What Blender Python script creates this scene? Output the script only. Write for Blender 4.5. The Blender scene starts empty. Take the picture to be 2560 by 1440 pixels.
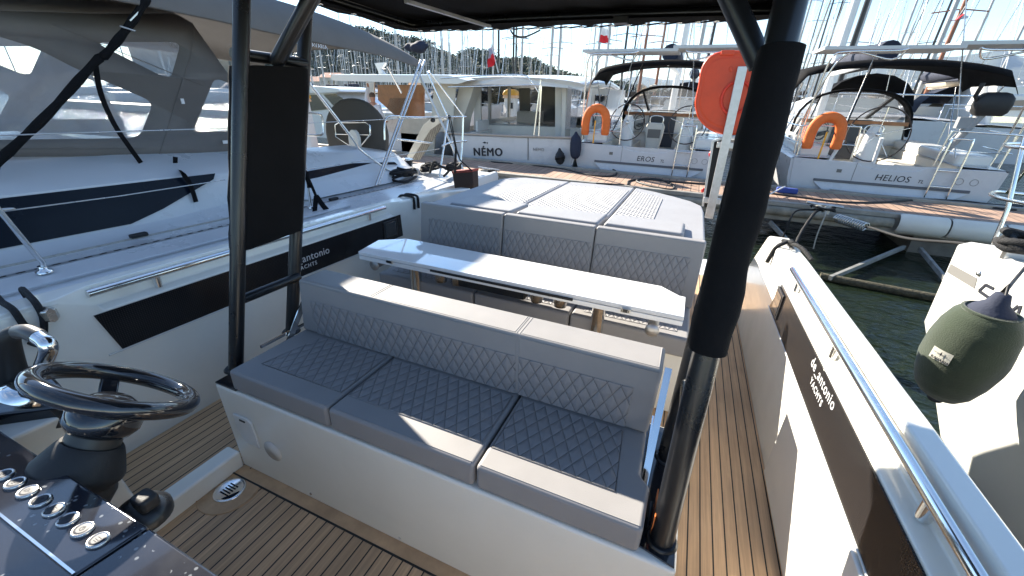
import bpy, bmesh, math, random
from mathutils import Vector, Matrix, noise
random.seed(7)
sc = bpy.context.scene
COL = sc.collection
# ---------------------------------------------------------------- camera
def _rx(a): return Matrix.Rotation(a, 3, 'X')
def _ry(a): return Matrix.Rotation(a, 3, 'Y')
def _rz(a): return Matrix.Rotation(a, 3, 'Z')
FPX = 1009.9
CAMZ = 2.2            # camera above the water
EYE = 1.55            # camera above the cockpit floor
RWC = _rz(0.02485) @ _rx(0.4546) @ _ry(0.3937)
SW = Matrix(((1, 0, 0), (0, 0, -1), (0, 1, 0)))
CW = RWC @ SW                                   # world -> camera (x right, y down, z forward)
CB = RWC @ _rx(-0.0389) @ SW                    # boat frame -> camera
cam_d = bpy.data.cameras.new('Camera')
cam = bpy.data.objects.new('Camera', cam_d); COL.objects.link(cam)
cam_d.sensor_width = 36; cam_d.lens = FPX / 2560 * 36
cam_d.clip_start = 0.02; cam_d.clip_end = 30000
r = CW
cam.matrix_world = Matrix((
    (r[0][0], -r[1][0], -r[2][0], 0),
    (r[0][1], -r[1][1], -r[2][1], 0),
    (r[0][2], -r[1][2], -r[2][2], CAMZ),
    (0, 0, 0, 1)))
sc.camera = cam
FW = Matrix.Identity(4)
_RB = (CW.transposed() @ CB).to_4x4()
FB = Matrix.Translation((0, 0, CAMZ)) @ _RB @ Matrix.Translation((0, 0, -EYE))   # boat frame -> world
# ---------------------------------------------------------------- sun, sky, exposure
SUN_B = Vector((1.5, -0.9, -1.0)).normalized()      # direction the light travels, boat frame
SUN_W = (_RB.to_3x3() @ SUN_B).normalized()
sd = bpy.data.lights.new('Sun', 'SUN'); sd.energy = 5.0; sd.angle = math.radians(0.6); sd.color = (1, 0.92, 0.79)
so = bpy.data.objects.new('Sun', sd); COL.objects.link(so)
so.rotation_euler = SUN_W.to_track_quat('-Z', 'Y').to_euler()
elev = math.asin(-SUN_W.z); azim = math.atan2(-SUN_W.x, -SUN_W.y)   # from +Y towards +X
world = bpy.data.worlds.new('World'); sc.world = world; world.use_nodes = True
nt = world.node_tree; nt.nodes.clear()
def N(nt, t, **k):
    n = nt.nodes.new(t)
    for a, b in k.items(): setattr(n, a, b)
    return n
wo = N(nt, 'ShaderNodeOutputWorld'); bg = N(nt, 'ShaderNodeBackground'); sky = N(nt, 'ShaderNodeTexSky')
sky.sky_type = 'NISHITA'; sky.sun_disc = False; sky.sun_elevation = elev; sky.sun_rotation = azim
sky.altitude = 0; sky.air_density = 1.0; sky.dust_density = 0.05; sky.ozone_density = 1.5
bg.inputs[1].default_value = 0.080
tc = N(nt, 'ShaderNodeTexCoord'); mp = N(nt, 'ShaderNodeMapping')
mp.inputs['Scale'].default_value = (1.0, 1.0, 5.5); mp.inputs['Rotation'].default_value = (0.15, 0.25, 0.4)
ns = N(nt, 'ShaderNodeTexNoise'); ns.inputs['Scale'].default_value = 1.7; ns.inputs['Detail'].default_value = 9; ns.inputs['Roughness'].default_value = 0.62
ns.inputs['Distortion'].default_value = 0.5
cr = N(nt, 'ShaderNodeValToRGB'); cr.color_ramp.elements[0].position = 0.50; cr.color_ramp.elements[1].position = 0.80
cr.color_ramp.elements[0].color = (0, 0, 0, 1); cr.color_ramp.elements[1].color = (0.8, 0.8, 0.8, 1)
mx = N(nt, 'ShaderNodeMixRGB'); mx.inputs[2].default_value = (3.6, 3.8, 4.1, 1)
L = nt.links.new
L(tc.outputs['Generated'], mp.inputs[0]); L(mp.outputs[0], ns.inputs['Vector']); L(ns.outputs[0], cr.inputs[0])
tn = N(nt, 'ShaderNodeMixRGB', blend_type='MULTIPLY'); tn.inputs[0].default_value = 1; tn.inputs[2].default_value = (0.82, 0.915, 0.99, 1); L(sky.outputs[0], tn.inputs[1])
L(cr.outputs[0], mx.inputs[0]); L(tn.outputs[0], mx.inputs[1]); L(mx.outputs[0], bg.inputs[0]); L(bg.outputs[0], wo.inputs[0])
sc.view_settings.view_transform = 'Standard'; sc.view_settings.look = 'None'
sc.view_settings.exposure = 1.92; sc.view_settings.gamma = 1.0
sc.render.engine = 'CYCLES'
# ---------------------------------------------------------------- helpers
def at(px, py, ax, val, F='B'):
    """point of the ray through a photo pixel on the plane axis=val (0 x, 1 y, 2 z) of a frame"""
    M = CB if F == 'B' else CW; h = EYE if F == 'B' else CAMZ
    d = M.transposed() @ Vector(((px - 1280) / FPX, (py - 720) / FPX, 1))
    v = val - h if ax == 2 else val
    q = d * (v / d[ax]); q.z += h
    return q
V = Vector
class MB:
    def __init__(s): s.v = []; s.f = []; s.sm = []; s.uv = None
    def add(s, vs, fs, smooth=False):
        o = len(s.v); s.v += [Vector(p) for p in vs]
        for f in fs: s.f.append([i + o for i in f]); s.sm.append(smooth)
        return s
    def box(s, x0, x1, y0, y1, z0, z1):
        return s.hexa([(x0, y0, z0), (x1, y0, z0), (x1, y1, z0), (x0, y1, z0), (x0, y0, z1), (x1, y0, z1), (x1, y1, z1), (x0, y1, z1)])
    def hexa(s, p):
        return s.add(p, [(0, 3, 2, 1), (4, 5, 6, 7), (0, 1, 5, 4), (1, 2, 6, 5), (2, 3, 7, 6), (3, 0, 4, 7)])
    def bar(s, a, b, w, h, up=(0, 0, 1)):
        a = V(a); b = V(b); d = (b - a).normalized(); x = d.cross(V(up))
        if x.length < 1e-4: x = d.cross(V((1, 0, 0)))
        x.normalize(); z = x.cross(d)
        p = []
        for q in (a, b):
            for i, j in ((-1, -1), (1, -1), (1, 1), (-1, 1)): p.append(q + x * (i * w / 2) + z * (j * h / 2))
        return s.add(p, [(3, 2, 1, 0), (4, 5, 6, 7), (0, 1, 5, 4), (1, 2, 6, 5), (2, 3, 7, 6), (3, 0, 4, 7)])
    def tube(s, pts, r, n=10, closed=False, smooth=True):
        pts = [V(p) for p in pts]; m = len(pts)
        rs = r if isinstance(r, (list, tuple)) else [r] * m
        T = []
        for i in range(m):
            a = pts[(i - 1) % m] if (closed or i > 0) else pts[i]; b = pts[(i + 1) % m] if (closed or i < m - 1) else pts[i]
            t = b - a; T.append(t.normalized() if t.length > 1e-9 else V((0, 0, 1)))
        up = V((0, 0, 1)) if abs(T[0].z) < 0.9 else V((1, 0, 0))
        x = T[0].cross(up).normalized(); vs = []
        for i in range(m):
            x = (x - T[i] * x.dot(T[i]))
            if x.length < 1e-6: x = T[i].orthogonal()
            x.normalize(); y = T[i].cross(x)
            for k in range(n):
                a = 2 * math.pi * k / n; vs.append(pts[i] + (x * math.cos(a) + y * math.sin(a)) * rs[i])
        fs = []
        for i in range(m if closed else m - 1):
            j = (i + 1) % m
            for k in range(n): fs.append((i * n + k, i * n + (k + 1) % n, j * n + (k + 1) % n, j * n + k))
        s.add(vs, fs, True)
        if not closed:
            s.add(vs[:n], [tuple(range(n - 1, -1, -1))]); s.add(vs[-n:], [tuple(range(n))])
        return s
    def lathe(s, prof, c, ax=(0, 0, 1), n=24, smooth=True, sx=1.0):
        c = V(c); ax = V(ax).normalized(); x = ax.orthogonal().normalized()
        if abs(ax.z) > 0.999: x = V((1, 0, 0))
        y = ax.cross(x); vs = []
        for (rr, h) in prof:
            for k in range(n):
                a = 2 * math.pi * k / n; vs.append(c + ax * h + x * (rr * math.cos(a) * sx) + y * (rr * math.sin(a)))
        fs = []
        for i in range(len(prof) - 1):
            for k in range(n): fs.append((i * n + k, i * n + (k + 1) % n, (i + 1) * n + (k + 1) % n, (i + 1) * n + k))
        s.add(vs, fs, smooth)
        if prof[0][0] > 1e-6: s.add(vs[:n], [tuple(range(n - 1, -1, -1))])
        if prof[-1][0] > 1e-6: s.add(vs[-n:], [tuple(range(n))])
        return s
    def prism(s, poly, ext):
        """poly: 3D points of a flat polygon, extruded by vector ext"""
        poly = [V(p) for p in poly]; e = V(ext); n = len(poly)
        fs = [tuple(range(n - 1, -1, -1)), tuple(range(n, 2 * n))]
        for i in range(n): j = (i + 1) % n; fs.append((i, j, n + j, n + i))
        return s.add(poly + [p + e for p in poly], fs)
    def loft(s, secs, closed=False, caps=False, smooth=True):
        n = len(secs[0]); vs = [V(p) for q in secs for p in q]; fs = []
        for i in range(len(secs) - 1):
            for k in range(n if closed else n - 1):
                j = (k + 1) % n; fs.append((i * n + k, i * n + j, (i + 1) * n + j, (i + 1) * n + k))
        s.add(vs, fs, smooth)
        if caps: s.add(vs[:n], [tuple(range(n - 1, -1, -1))]); s.add(vs[-n:], [tuple(range(n))])
        return s
    def ball(s, c, r, n=12, m=8, sq=(1, 1, 1)):
        c = V(c); vs = []
        for i in range(m + 1):
            t = math.pi * i / m
            for k in range(n):
                a = 2 * math.pi * k / n
                vs.append(c + V((math.sin(t) * math.cos(a) * r * sq[0], math.sin(t) * math.sin(a) * r * sq[1], math.cos(t) * r * sq[2])))
        fs = [(i * n + k, (i + 1) * n + k, (i + 1) * n + (k + 1) % n, i * n + (k + 1) % n) for i in range(m) for k in range(n)]
        return s.add(vs, fs, True)
def smooth_path(pts, k=6, closed=False):
    pts = [V(p) for p in pts]; n = len(pts); out = []
    for i in range(n if closed else n - 1):
        p0 = pts[(i - 1) % n] if (closed or i > 0) else pts[0]; p1 = pts[i]; p2 = pts[(i + 1) % n]
        p3 = pts[(i + 2) % n] if (closed or i + 2 < n) else pts[-1]
        for j in range(k):
            t = j / k
            out.append(0.5 * ((2 * p1) + (p2 - p0) * t + (2 * p0 - 5 * p1 + 4 * p2 - p3) * t * t + (3 * p1 - p0 - 3 * p2 + p3) * t ** 3))
    if not closed: out.append(pts[-1])
    return out
def rrect(w, h, r, n=5):
    """outline of a rounded rectangle centred on 0 (2D)"""
    o = []
    for cx, cy, a0 in ((w / 2 - r, h / 2 - r, 0), (-w / 2 + r, h / 2 - r, 90), (-w / 2 + r, -h / 2 + r, 180), (w / 2 - r, -h / 2 + r, 270)):
        for i in range(n + 1):
            a = math.radians(a0 + 90 * i / n); o.append((cx + r * math.cos(a), cy + r * math.sin(a)))
    return o
def mesh_of(name, mb, mat, base=(0, 0, 0)):
    me = bpy.data.meshes.new(name); b = V(base)
    me.from_pydata([tuple(p - b) for p in mb.v], [], mb.f)
    me.polygons.foreach_set('use_smooth', mb.sm)
    for m in (mat if isinstance(mat, (list, tuple)) else [mat]): me.materials.append(m)
    if mb.uv:
        u = me.uv_layers.new(name='UVMap')
        for l in me.loops: u.data[l.index].uv = mb.uv[l.vertex_index]
    me.validate(); me.update()
    return me
def finish(o, bevel, seg=3):
    if bevel:
        for p in o.data.polygons: p.use_smooth = True
        m = o.modifiers.new('Bevel', 'BEVEL'); m.width = bevel; m.segments = seg; m.limit_method = 'ANGLE'; m.angle_limit = math.radians(35)
        m.harden_normals = True
        try: m.use_clamp_overlap = True
        except Exception: pass
def tag(o, label=None, cat=None, group=None, kind=None):
    if label: o['label'] = label
    if cat: o['category'] = cat
    if group: o['group'] = group
    if kind: o['kind'] = kind
class Thing:
    def __init__(s, name, label, cat, base=(0, 0, 0), F=None, group=None):
        s.F = FB if F is None else F; s.base = V(base)
        s.e = bpy.data.objects.new(name, None); COL.objects.link(s.e)
        s.e.empty_display_size = 0.1
        s.e.matrix_world = s.F @ Matrix.Translation(s.base); tag(s.e, label, cat, group)
    def part(s, name, mb, mat, parent=None, bevel=0, seg=3, label=None, kind=None):
        o = bpy.data.objects.new(name, mesh_of(name, mb, mat, s.base)); COL.objects.link(o)
        o.parent = parent or s.e; finish(o, bevel, seg)
        if label: o['label'] = label
        if kind: o['kind'] = kind
        return o
def solo(name, mb, mat, label, cat, base=(0, 0, 0), F=None, group=None, bevel=0, kind=None, seg=3):
    o = bpy.data.objects.new(name, mesh_of(name, mb, mat, base)); COL.objects.link(o)
    o.matrix_world = (FB if F is None else F) @ Matrix.Translation(V(base)); finish(o, bevel, seg)
    tag(o, label, cat, group, kind); return o
def copy_tree(o, parent=None):
    c = o.copy(); COL.objects.link(c)
    if parent: c.parent = parent
    for ch in [q for q in bpy.data.objects if q.parent == o]: copy_tree(ch, c)
    return c
def words(txt, o, xd, yd, size, mat, T, name='lettering', parent=None, ext=0.0006, bold=0.0, align='LEFT', shear=0.0, space=1.0, fat=0.0):
    cu = bpy.data.curves.new('t', 'FONT'); cu.body = txt; cu.size = size; cu.extrude = ext; cu.offset = bold; cu.align_x = align
    cu.shear = shear; cu.space_character = space; cu.resolution_u = 3
    to = bpy.data.objects.new('t', cu); COL.objects.link(to)
    dg = bpy.context.evaluated_depsgraph_get(); me0 = bpy.data.meshes.new_from_object(to.evaluated_get(dg))
    mb = MB(); o = V(o); xd = V(xd).normalized(); yd = V(yd); yd = (yd - xd * yd.dot(xd)).normalized(); zd = xd.cross(yd)
    for k, (fx, fy) in enumerate(((0, 0), (fat, 0), (-fat, 0), (0, fat * 0.6), (0, -fat * 0.6)) if fat else ((0, 0),)): mb.add([o + xd * (v.co.x + fx) + yd * (v.co.y + fy) + zd * (v.co.z + ext + k * 0.0012) for v in me0.vertices], [tuple(p.vertices) for p in me0.polygons])
    bpy.data.objects.remove(to); bpy.data.curves.remove(cu); bpy.data.meshes.remove(me0)
    return T.part(name, mb, mat, parent)
# ---------------------------------------------------------------- materials
MATS = {}
def mat(name, col, rough=0.5, metal=0.0, coat=0.0, bump=None, var=None, spec=0.5, sheen=0.0, trans=0.0, alpha=1.0, ior=1.45, rvar=0.0):
    m = bpy.data.materials.new(name); m.use_nodes = True; t = m.node_tree; b = t.nodes['Principled BSDF']
    b.inputs['Base Color'].default_value = (*col, 1); b.inputs['Roughness'].default_value = rough; b.inputs['Metallic'].default_value = metal
    b.inputs['Coat Weight'].default_value = coat; b.inputs['Coat Roughness'].default_value = 0.04
    b.inputs['Specular IOR Level'].default_value = spec; b.inputs['Sheen Weight'].default_value = sheen
    b.inputs['Transmission Weight'].default_value = trans; b.inputs['Alpha'].default_value = alpha; b.inputs['IOR'].default_value = ior
    tcn = N(t, 'ShaderNodeTexCoord')
    if var or rvar:
        n = N(t, 'ShaderNodeTexNoise'); n.inputs['Scale'].default_value = var[1] if var else 3.0; n.inputs['Detail'].default_value = 8; n.inputs['Roughness'].default_value = 0.65
        t.links.new(tcn.outputs['Object'], n.inputs['Vector'])
        if var:
            r_ = N(t, 'ShaderNodeValToRGB'); r_.color_ramp.elements[0].position = 0.35; r_.color_ramp.elements[1].position = 0.68
            r_.color_ramp.elements[0].color = (*[c * var[0] for c in col], 1); r_.color_ramp.elements[1].color = (*col, 1)
            t.links.new(n.outputs[0], r_.inputs[0]); t.links.new(r_.outputs[0], b.inputs['Base Color'])
        if rvar:
            mr = N(t, 'ShaderNodeMapRange'); mr.inputs[1].default_value = 0.3; mr.inputs[2].default_value = 0.7
            mr.inputs[3].default_value = max(0.01, rough - rvar); mr.inputs[4].default_value = rough + rvar
            t.links.new(n.outputs[0], mr.inputs[0]); t.links.new(mr.outputs[0], b.inputs['Roughness'])
    if bump:
        n = N(t, 'ShaderNodeTexNoise'); n.inputs['Scale'].default_value = bump[1]; n.inputs['Detail'].default_value = 6
        t.links.new(tcn.outputs['Object'], n.inputs['Vector'])
        bn = N(t, 'ShaderNodeBump'); bn.inputs['Strength'].default_value = bump[0]; bn.inputs['Distance'].default_value = bump[2] if len(bump) > 2 else 0.002
        t.links.new(n.outputs[0], bn.inputs['Height']); t.links.new(bn.outputs[0], b.inputs['Normal'])
    MATS[name] = m; return m
def mth(t, op, a, b=None, c=None):
    n = N(t, 'ShaderNodeMath', operation=op)
    for i, q in enumerate((a, b, c)):
        if q is None: continue
        if isinstance(q, (int, float)): n.inputs[i].default_value = q
        else: t.links.new(q, n.inputs[i])
    return n.outputs[0]
GEL = mat('gelcoat', (0.82, 0.795, 0.72), 0.22, coat=0.5, var=(0.94, 2.5), rvar=0.06)
GELW = mat('gelcoat_white', (0.70, 0.69, 0.66), 0.2, coat=0.4, var=(0.95, 1.5), rvar=0.06)
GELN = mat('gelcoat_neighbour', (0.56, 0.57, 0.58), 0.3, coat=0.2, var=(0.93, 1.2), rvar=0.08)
GLOSSB = mat('black_gloss', (0.012, 0.013, 0.016), 0.06, coat=0.8, rvar=0.03)
BLKM = mat('black_powdercoat', (0.010, 0.0105, 0.012), 0.3, coat=0.15, bump=(0.15, 400), rvar=0.08)
CHROME = mat('stainless', (0.78, 0.77, 0.75), 0.13, metal=1.0, rvar=0.06)
STEEL = mat('brushed_steel', (0.55, 0.54, 0.52), 0.28, metal=1.0, rvar=0.08)
ALU = mat('aluminium', (0.6, 0.6, 0.6), 0.42, metal=0.85, rvar=0.1, var=(0.75, 12))
FABB = mat('black_canvas', (0.009, 0.009, 0.010), 0.9, bump=(0.35, 260, 0.003), var=(0.8, 5), spec=0.12)
FABG = mat('grey_canvas', (0.165, 0.153, 0.143), 0.85, bump=(0.3, 300, 0.002), var=(0.88, 2), spec=0.25)
FABGD = mat('taupe_canvas', (0.13, 0.12, 0.11), 0.9, bump=(0.3, 300, 0.002), var=(0.85, 2), spec=0.2)
VINYL = mat('grey_vinyl', (0.285, 0.275, 0.272), 0.5, bump=(0.35, 330, 0.0012), var=(0.93, 6), spec=0.35, rvar=0.06)
RUB = mat('black_rubber', (0.015, 0.015, 0.016), 0.55, bump=(0.2, 200, 0.002), rvar=0.1)
NAVY = mat('navy_gloss', (0.004, 0.008, 0.016), 0.25, spec=0.15, rvar=0.05)
ORNG = mat('orange_plastic', (0.66, 0.062, 0.014), 0.38, var=(0.8, 3), bump=(0.2, 90, 0.002), rvar=0.08)
ORNF = mat('orange_fabric', (0.8, 0.17, 0.03), 0.65, var=(0.8, 8), bump=(0.4, 60, 0.006))
ROPEB = mat('black_rope', (0.012, 0.012, 0.013), 0.8, bump=(1.0, 140, 0.006))
ROPEW = mat('pale_rope', (0.45, 0.43, 0.38), 0.85, bump=(1.0, 140, 0.006), var=(0.7, 30))
WHITEP = mat('white_plastic', (0.74, 0.74, 0.72), 0.35, var=(0.92, 4))
CREAM = mat('cream_gelcoat', (0.66, 0.63, 0.56), 0.35, var=(0.9, 2))
REDP = mat('red_plastic', (0.55, 0.03, 0.03), 0.4)
YELP = mat('yellow_plastic', (0.8, 0.36, 0.02), 0.5)
SILVER = mat('silver_print', (0.6, 0.6, 0.6), 0.4)
INK = mat('dark_print', (0.015, 0.017, 0.025), 0.5)
WHT = mat('white_print', (0.8, 0.8, 0.8), 0.5)
CLEARV = mat('clear_vinyl', (0.38, 0.40, 0.44), 0.08, alpha=0.48, bump=(0.6, 7, 0.03), spec=0.8)
SMOKE = mat('smoked_glass', (0.02, 0.022, 0.025), 0.05, coat=0.6)
GLASSD = mat('cabin_glass', (0.03, 0.035, 0.04), 0.04, alpha=0.22, spec=0.6)
WOOD = mat('varnished_wood', (0.32, 0.12, 0.04), 0.3, var=(0.7, 6), coat=0.4)
GREENF = mat('green_fleece', (0.026, 0.038, 0.020), 0.95, bump=(0.7, 160, 0.004), var=(0.85, 6), sheen=0.25)
TANC = mat('tan_canvas', (0.5, 0.44, 0.35), 0.85, var=(0.85, 5))

def strip_mat():
    m = mat('dotted_window', (0.012, 0.012, 0.013), 0.16, spec=0.3); t = m.node_tree; b = t.nodes['Principled BSDF']
    tcn = N(t, 'ShaderNodeTexCoord'); sp = N(t, 'ShaderNodeSeparateXYZ'); t.links.new(tcn.outputs['Object'], sp.inputs[0])
    a = mth(t, 'ABSOLUTE', mth(t, 'SUBTRACT', mth(t, 'FRACT', mth(t, 'DIVIDE', sp.outputs[1], 0.0085)), 0.5)); c = mth(t, 'ABSOLUTE', mth(t, 'SUBTRACT', mth(t, 'FRACT', mth(t, 'DIVIDE', sp.outputs[2], 0.0085)), 0.5))
    k = mth(t, 'LESS_THAN', mth(t, 'MAXIMUM', a, c), 0.27)
    x = N(t, 'ShaderNodeMixRGB'); t.links.new(k, x.inputs[0]); x.inputs[1].default_value = (0.010, 0.010, 0.011, 1); x.inputs[2].default_value = (0.034, 0.029, 0.028, 1); t.links.new(x.outputs[0], b.inputs['Base Color'])
    return m
def teak(name, ax, pitch, caulk, col, off=0.0, dark=(0.012, 0.011, 0.01), rough=0.62, grain=1.0):
    """planks along the other axis: caulk lines across axis `ax`"""
    m = bpy.data.materials.new(name); m.use_nodes = True; t = m.node_tree; b = t.nodes['Principled BSDF']
    tcn = N(t, 'ShaderNodeTexCoord'); sp = N(t, 'ShaderNodeSeparateXYZ'); t.links.new(tcn.outputs['Object'], sp.inputs[0])
    q = mth(t, 'DIVIDE', mth(t, 'ADD', sp.outputs[ax], off), pitch)
    fr = mth(t, 'ABSOLUTE', mth(t, 'SUBTRACT', mth(t, 'FRACT', q), 0.5))
    line = mth(t, 'GREATER_THAN', fr, 0.5 - caulk / pitch / 2)
    cell = mth(t, 'FLOOR', q)
    mpn = N(t, 'ShaderNodeMapping'); sc3 = [70.0 * grain] * 3; sc3[1 - ax] = 2.2 * grain; mpn.inputs['Scale'].default_value = sc3
    cmb = N(t, 'ShaderNodeCombineXYZ'); t.links.new(mth(t, 'MULTIPLY', cell, 7.3), cmb.inputs[2])
    va = N(t, 'ShaderNodeVectorMath', operation='ADD'); t.links.new(tcn.outputs['Object'], mpn.inputs[0]); t.links.new(mpn.outputs[0], va.inputs[0]); t.links.new(cmb.outputs[0], va.inputs[1])
    n = N(t, 'ShaderNodeTexNoise'); n.inputs['Scale'].default_value = 1.0; n.inputs['Detail'].default_value = 9; n.inputs['Roughness'].default_value = 0.7; n.inputs['Distortion'].default_value = 0.6
    t.links.new(va.outputs[0], n.inputs['Vector'])
    wn = N(t, 'ShaderNodeTexWhiteNoise', noise_dimensions='1D'); t.links.new(cell, wn.inputs['W'])
    r_ = N(t, 'ShaderNodeValToRGB'); r_.color_ramp.elements[0].position = 0.3; r_.color_ramp.elements[1].position = 0.66
    r_.color_ramp.elements[0].color = (*[c * 0.62 for c in col], 1); r_.color_ramp.elements[1].color = (*col, 1)
    t.links.new(n.outputs[0], r_.inputs[0])
    hs = N(t, 'ShaderNodeHueSaturation'); t.links.new(r_.outputs[0], hs.inputs['Color'])
    t.links.new(mth(t, 'ADD', mth(t, 'MULTIPLY', wn.outputs[0], 0.22), 0.89), hs.inputs['Value'])
    st = N(t, 'ShaderNodeTexNoise'); st.inputs['Scale'].default_value = 3.0; st.inputs['Detail'].default_value = 6; t.links.new(tcn.outputs['Object'], st.inputs['Vector'])
    sm = N(t, 'ShaderNodeMapRange'); sm.inputs[1].default_value = 0.3; sm.inputs[2].default_value = 0.7; sm.inputs[3].default_value = 0.82; sm.inputs[4].default_value = 1.06
    t.links.new(st.outputs[0], sm.inputs[0])
    mm = N(t, 'ShaderNodeMixRGB', blend_type='MULTIPLY'); mm.inputs[0].default_value = 1; t.links.new(hs.outputs[0], mm.inputs[1]); t.links.new(sm.outputs[0], mm.inputs[2])
    mx_ = N(t, 'ShaderNodeMixRGB'); t.links.new(line, mx_.inputs[0]); t.links.new(mm.outputs[0], mx_.inputs[1]); mx_.inputs[2].default_value = (*dark, 1)
    t.links.new(mx_.outputs[0], b.inputs['Base Color']); b.inputs['Roughness'].default_value = rough
    bn = N(t, 'ShaderNodeBump'); bn.inputs['Strength'].default_value = 0.35; bn.inputs['Distance'].default_value = 0.002
    t.links.new(mth(t, 'SUBTRACT', mth(t, 'MULTIPLY', n.outputs[0], 0.4), line), bn.inputs['Height']); t.links.new(bn.outputs[0], b.inputs['Normal'])
    return m
TEAK = teak('teak_deck', 0, 0.0465, 0.0055, (0.66, 0.43, 0.245), off=0.0137)
TEAKP = mat('teak_border', (0.60, 0.385, 0.215), 0.6, var=(0.72, 9), bump=(0.3, 60, 0.001))
DOCKW = teak('dock_boards', 0, 0.145, 0.011, (0.42, 0.275, 0.195), off=0.03, dark=(0.04, 0.028, 0.02), rough=0.75, grain=0.5)

STRIPM = strip_mat()
def quilt(name, col, a, h, depth=0.006, pw=0.45):
    m = bpy.data.materials.new(name); m.use_nodes = True; t = m.node_tree; b = t.nodes['Principled BSDF']
    uv = N(t, 'ShaderNodeUVMap', uv_map='UVMap'); sp = N(t, 'ShaderNodeSeparateXYZ'); t.links.new(uv.outputs[0], sp.inputs[0])
    u = mth(t, 'DIVIDE', sp.outputs[0], a); v = mth(t, 'DIVIDE', sp.outputs[1], h)
    hs = []
    for op in ('ADD', 'SUBTRACT'):
        w = mth(t, op, u, v); hs.append(mth(t, 'POWER', mth(t, 'ABSOLUTE', mth(t, 'SINE', mth(t, 'MULTIPLY', w, math.pi))), pw))
    ht = mth(t, 'MINIMUM', hs[0], hs[1])
    seam = mth(t, 'LESS_THAN', ht, 0.30 if pw < 0.5 else 0.12)
    tcn = N(t, 'ShaderNodeTexCoord'); n = N(t, 'ShaderNodeTexNoise'); n.inputs['Scale'].default_value = 330; t.links.new(tcn.outputs['Object'], n.inputs['Vector'])
    b1 = N(t, 'ShaderNodeBump'); b1.inputs['Strength'].default_value = 0.3; b1.inputs['Distance'].default_value = 0.0012; t.links.new(n.outputs[0], b1.inputs['Height'])
    b2 = N(t, 'ShaderNodeBump'); b2.inputs['Strength'].default_value = 1.0; b2.inputs['Distance'].default_value = depth; t.links.new(ht, b2.inputs['Height']); t.links.new(b1.outputs[0], b2.inputs['Normal'])
    t.links.new(b2.outputs[0], b.inputs['Normal'])
    mx_ = N(t, 'ShaderNodeMixRGB'); t.links.new(seam, mx_.inputs[0]); mx_.inputs[1].default_value = (*col, 1); mx_.inputs[2].default_value = (*[c * 0.55 for c in col], 1)  # stitch grooves darkened in the base colour, painted shade
    t.links.new(mx_.outputs[0], b.inputs['Base Color']); b.inputs['Roughness'].default_value = 0.5; b.inputs['Specular IOR Level'].default_value = 0.35
    return m
QUILT = quilt('quilted_vinyl', (0.255, 0.247, 0.249), 0.046, 0.086)
QUILTS = quilt('quilted_sunpad', (0.29, 0.29, 0.30), 0.05, 0.055, 0.012, 0.8)
def panel(o, u, v, poly, t=0.0025, inner=None):
    """thin raised panel: origin o, unit axes u,v, 2D outline poly (m); UV in metres"""
    o = V(o); u = V(u).normalized(); v = V(v); v = (v - u * v.dot(u)).normalized(); n = u.cross(v)
    mb = MB(); k = len(poly)
    cx = sum(p[0] for p in poly) / k; cy = sum(p[1] for p in poly) / k
    q = [(cx + (p[0] - cx) * 0.985, cy + (p[1] - cy) * 0.985) for p in poly]
    vs = [o + u * p[0] + v * p[1] for p in poly] + [o + u * p[0] + v * p[1] + n * t for p in q]
    mb.add(vs, [tuple(range(k, 2 * k))] + [(i, (i + 1) % k, k + (i + 1) % k, k + i) for i in range(k)])
    mb.uv = [tuple(p) for p in poly] + [tuple(p) for p in q]
    return mb
# ================================================================ our motor boat (boat frame: x right, y aft, z up, floor z=0)
XM = -0.775
def mir(x): return 2 * XM - x
boat = Thing('motor_boat', 'white open motor boat we stand on, with teak cockpit floor and dark side windows', 'motor boat', (XM, 1.5, 0))
m = MB(); m.box(-2.168, 0.618, -1.6, 4.5, -0.03, 0.0); boat.part('deck_floor', m, TEAK)
m = MB(); m.box(-1.55, 0.175, 0.752, 0.81, -0.02, 0.003)
m.box(-1.55, 0.175, 0.747, 0.753, -0.02, 0.0035); boat.part('deck_border', m, TEAKP)
m = MB(); m.box(-1.63, 0.178, 0.744, 0.7505, -0.02, 0.0042)
boat.part('caulk_line', m, RUB)
drain = MB(); dc = at(570, 1220, 2, 0.0) + V((0.018, -0.004, 0))
drain.lathe([(0.062, 0), (0.062, 0.004), (0.056, 0.007), (0.050, 0.004), (0.0, 0.004)], dc, n=32)
dr = boat.part('deck_drain', drain, CHROME)
g = MB()
for i in range(5): g.box(dc.x - 0.026, dc.x + 0.02, dc.y - 0.026 + i * 0.0115, dc.y - 0.0205 + i * 0.0115, 0.003, 0.0052)
g.prism([(dc.x + 0.045 * math.cos(a), dc.y + 0.045 * math.sin(a), 0.004) for a in [math.radians(q) for q in range(-75, 16, 10)]], (0, 0, 0.0014))
boat.part('drain_slots', g, NAVY, dr)
# teak circle border round the drain
g = MB(); g.tube([(dc.x + 0.12 * math.cos(math.radians(a)), dc.y + 0.115 * math.sin(math.radians(a)), 0.0015) for a in range(200, 385, 8)], 0.0028, 5)
g.prism([(max(-1.62, dc.x + 0.115 * math.cos(a)), dc.y + 0.115 * math.sin(a), -0.001) for a in [k * math.pi / 20 for k in range(40)]], (0, 0, 0.0032))
boat.part('drain_surround', g, TEAKP)
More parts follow.
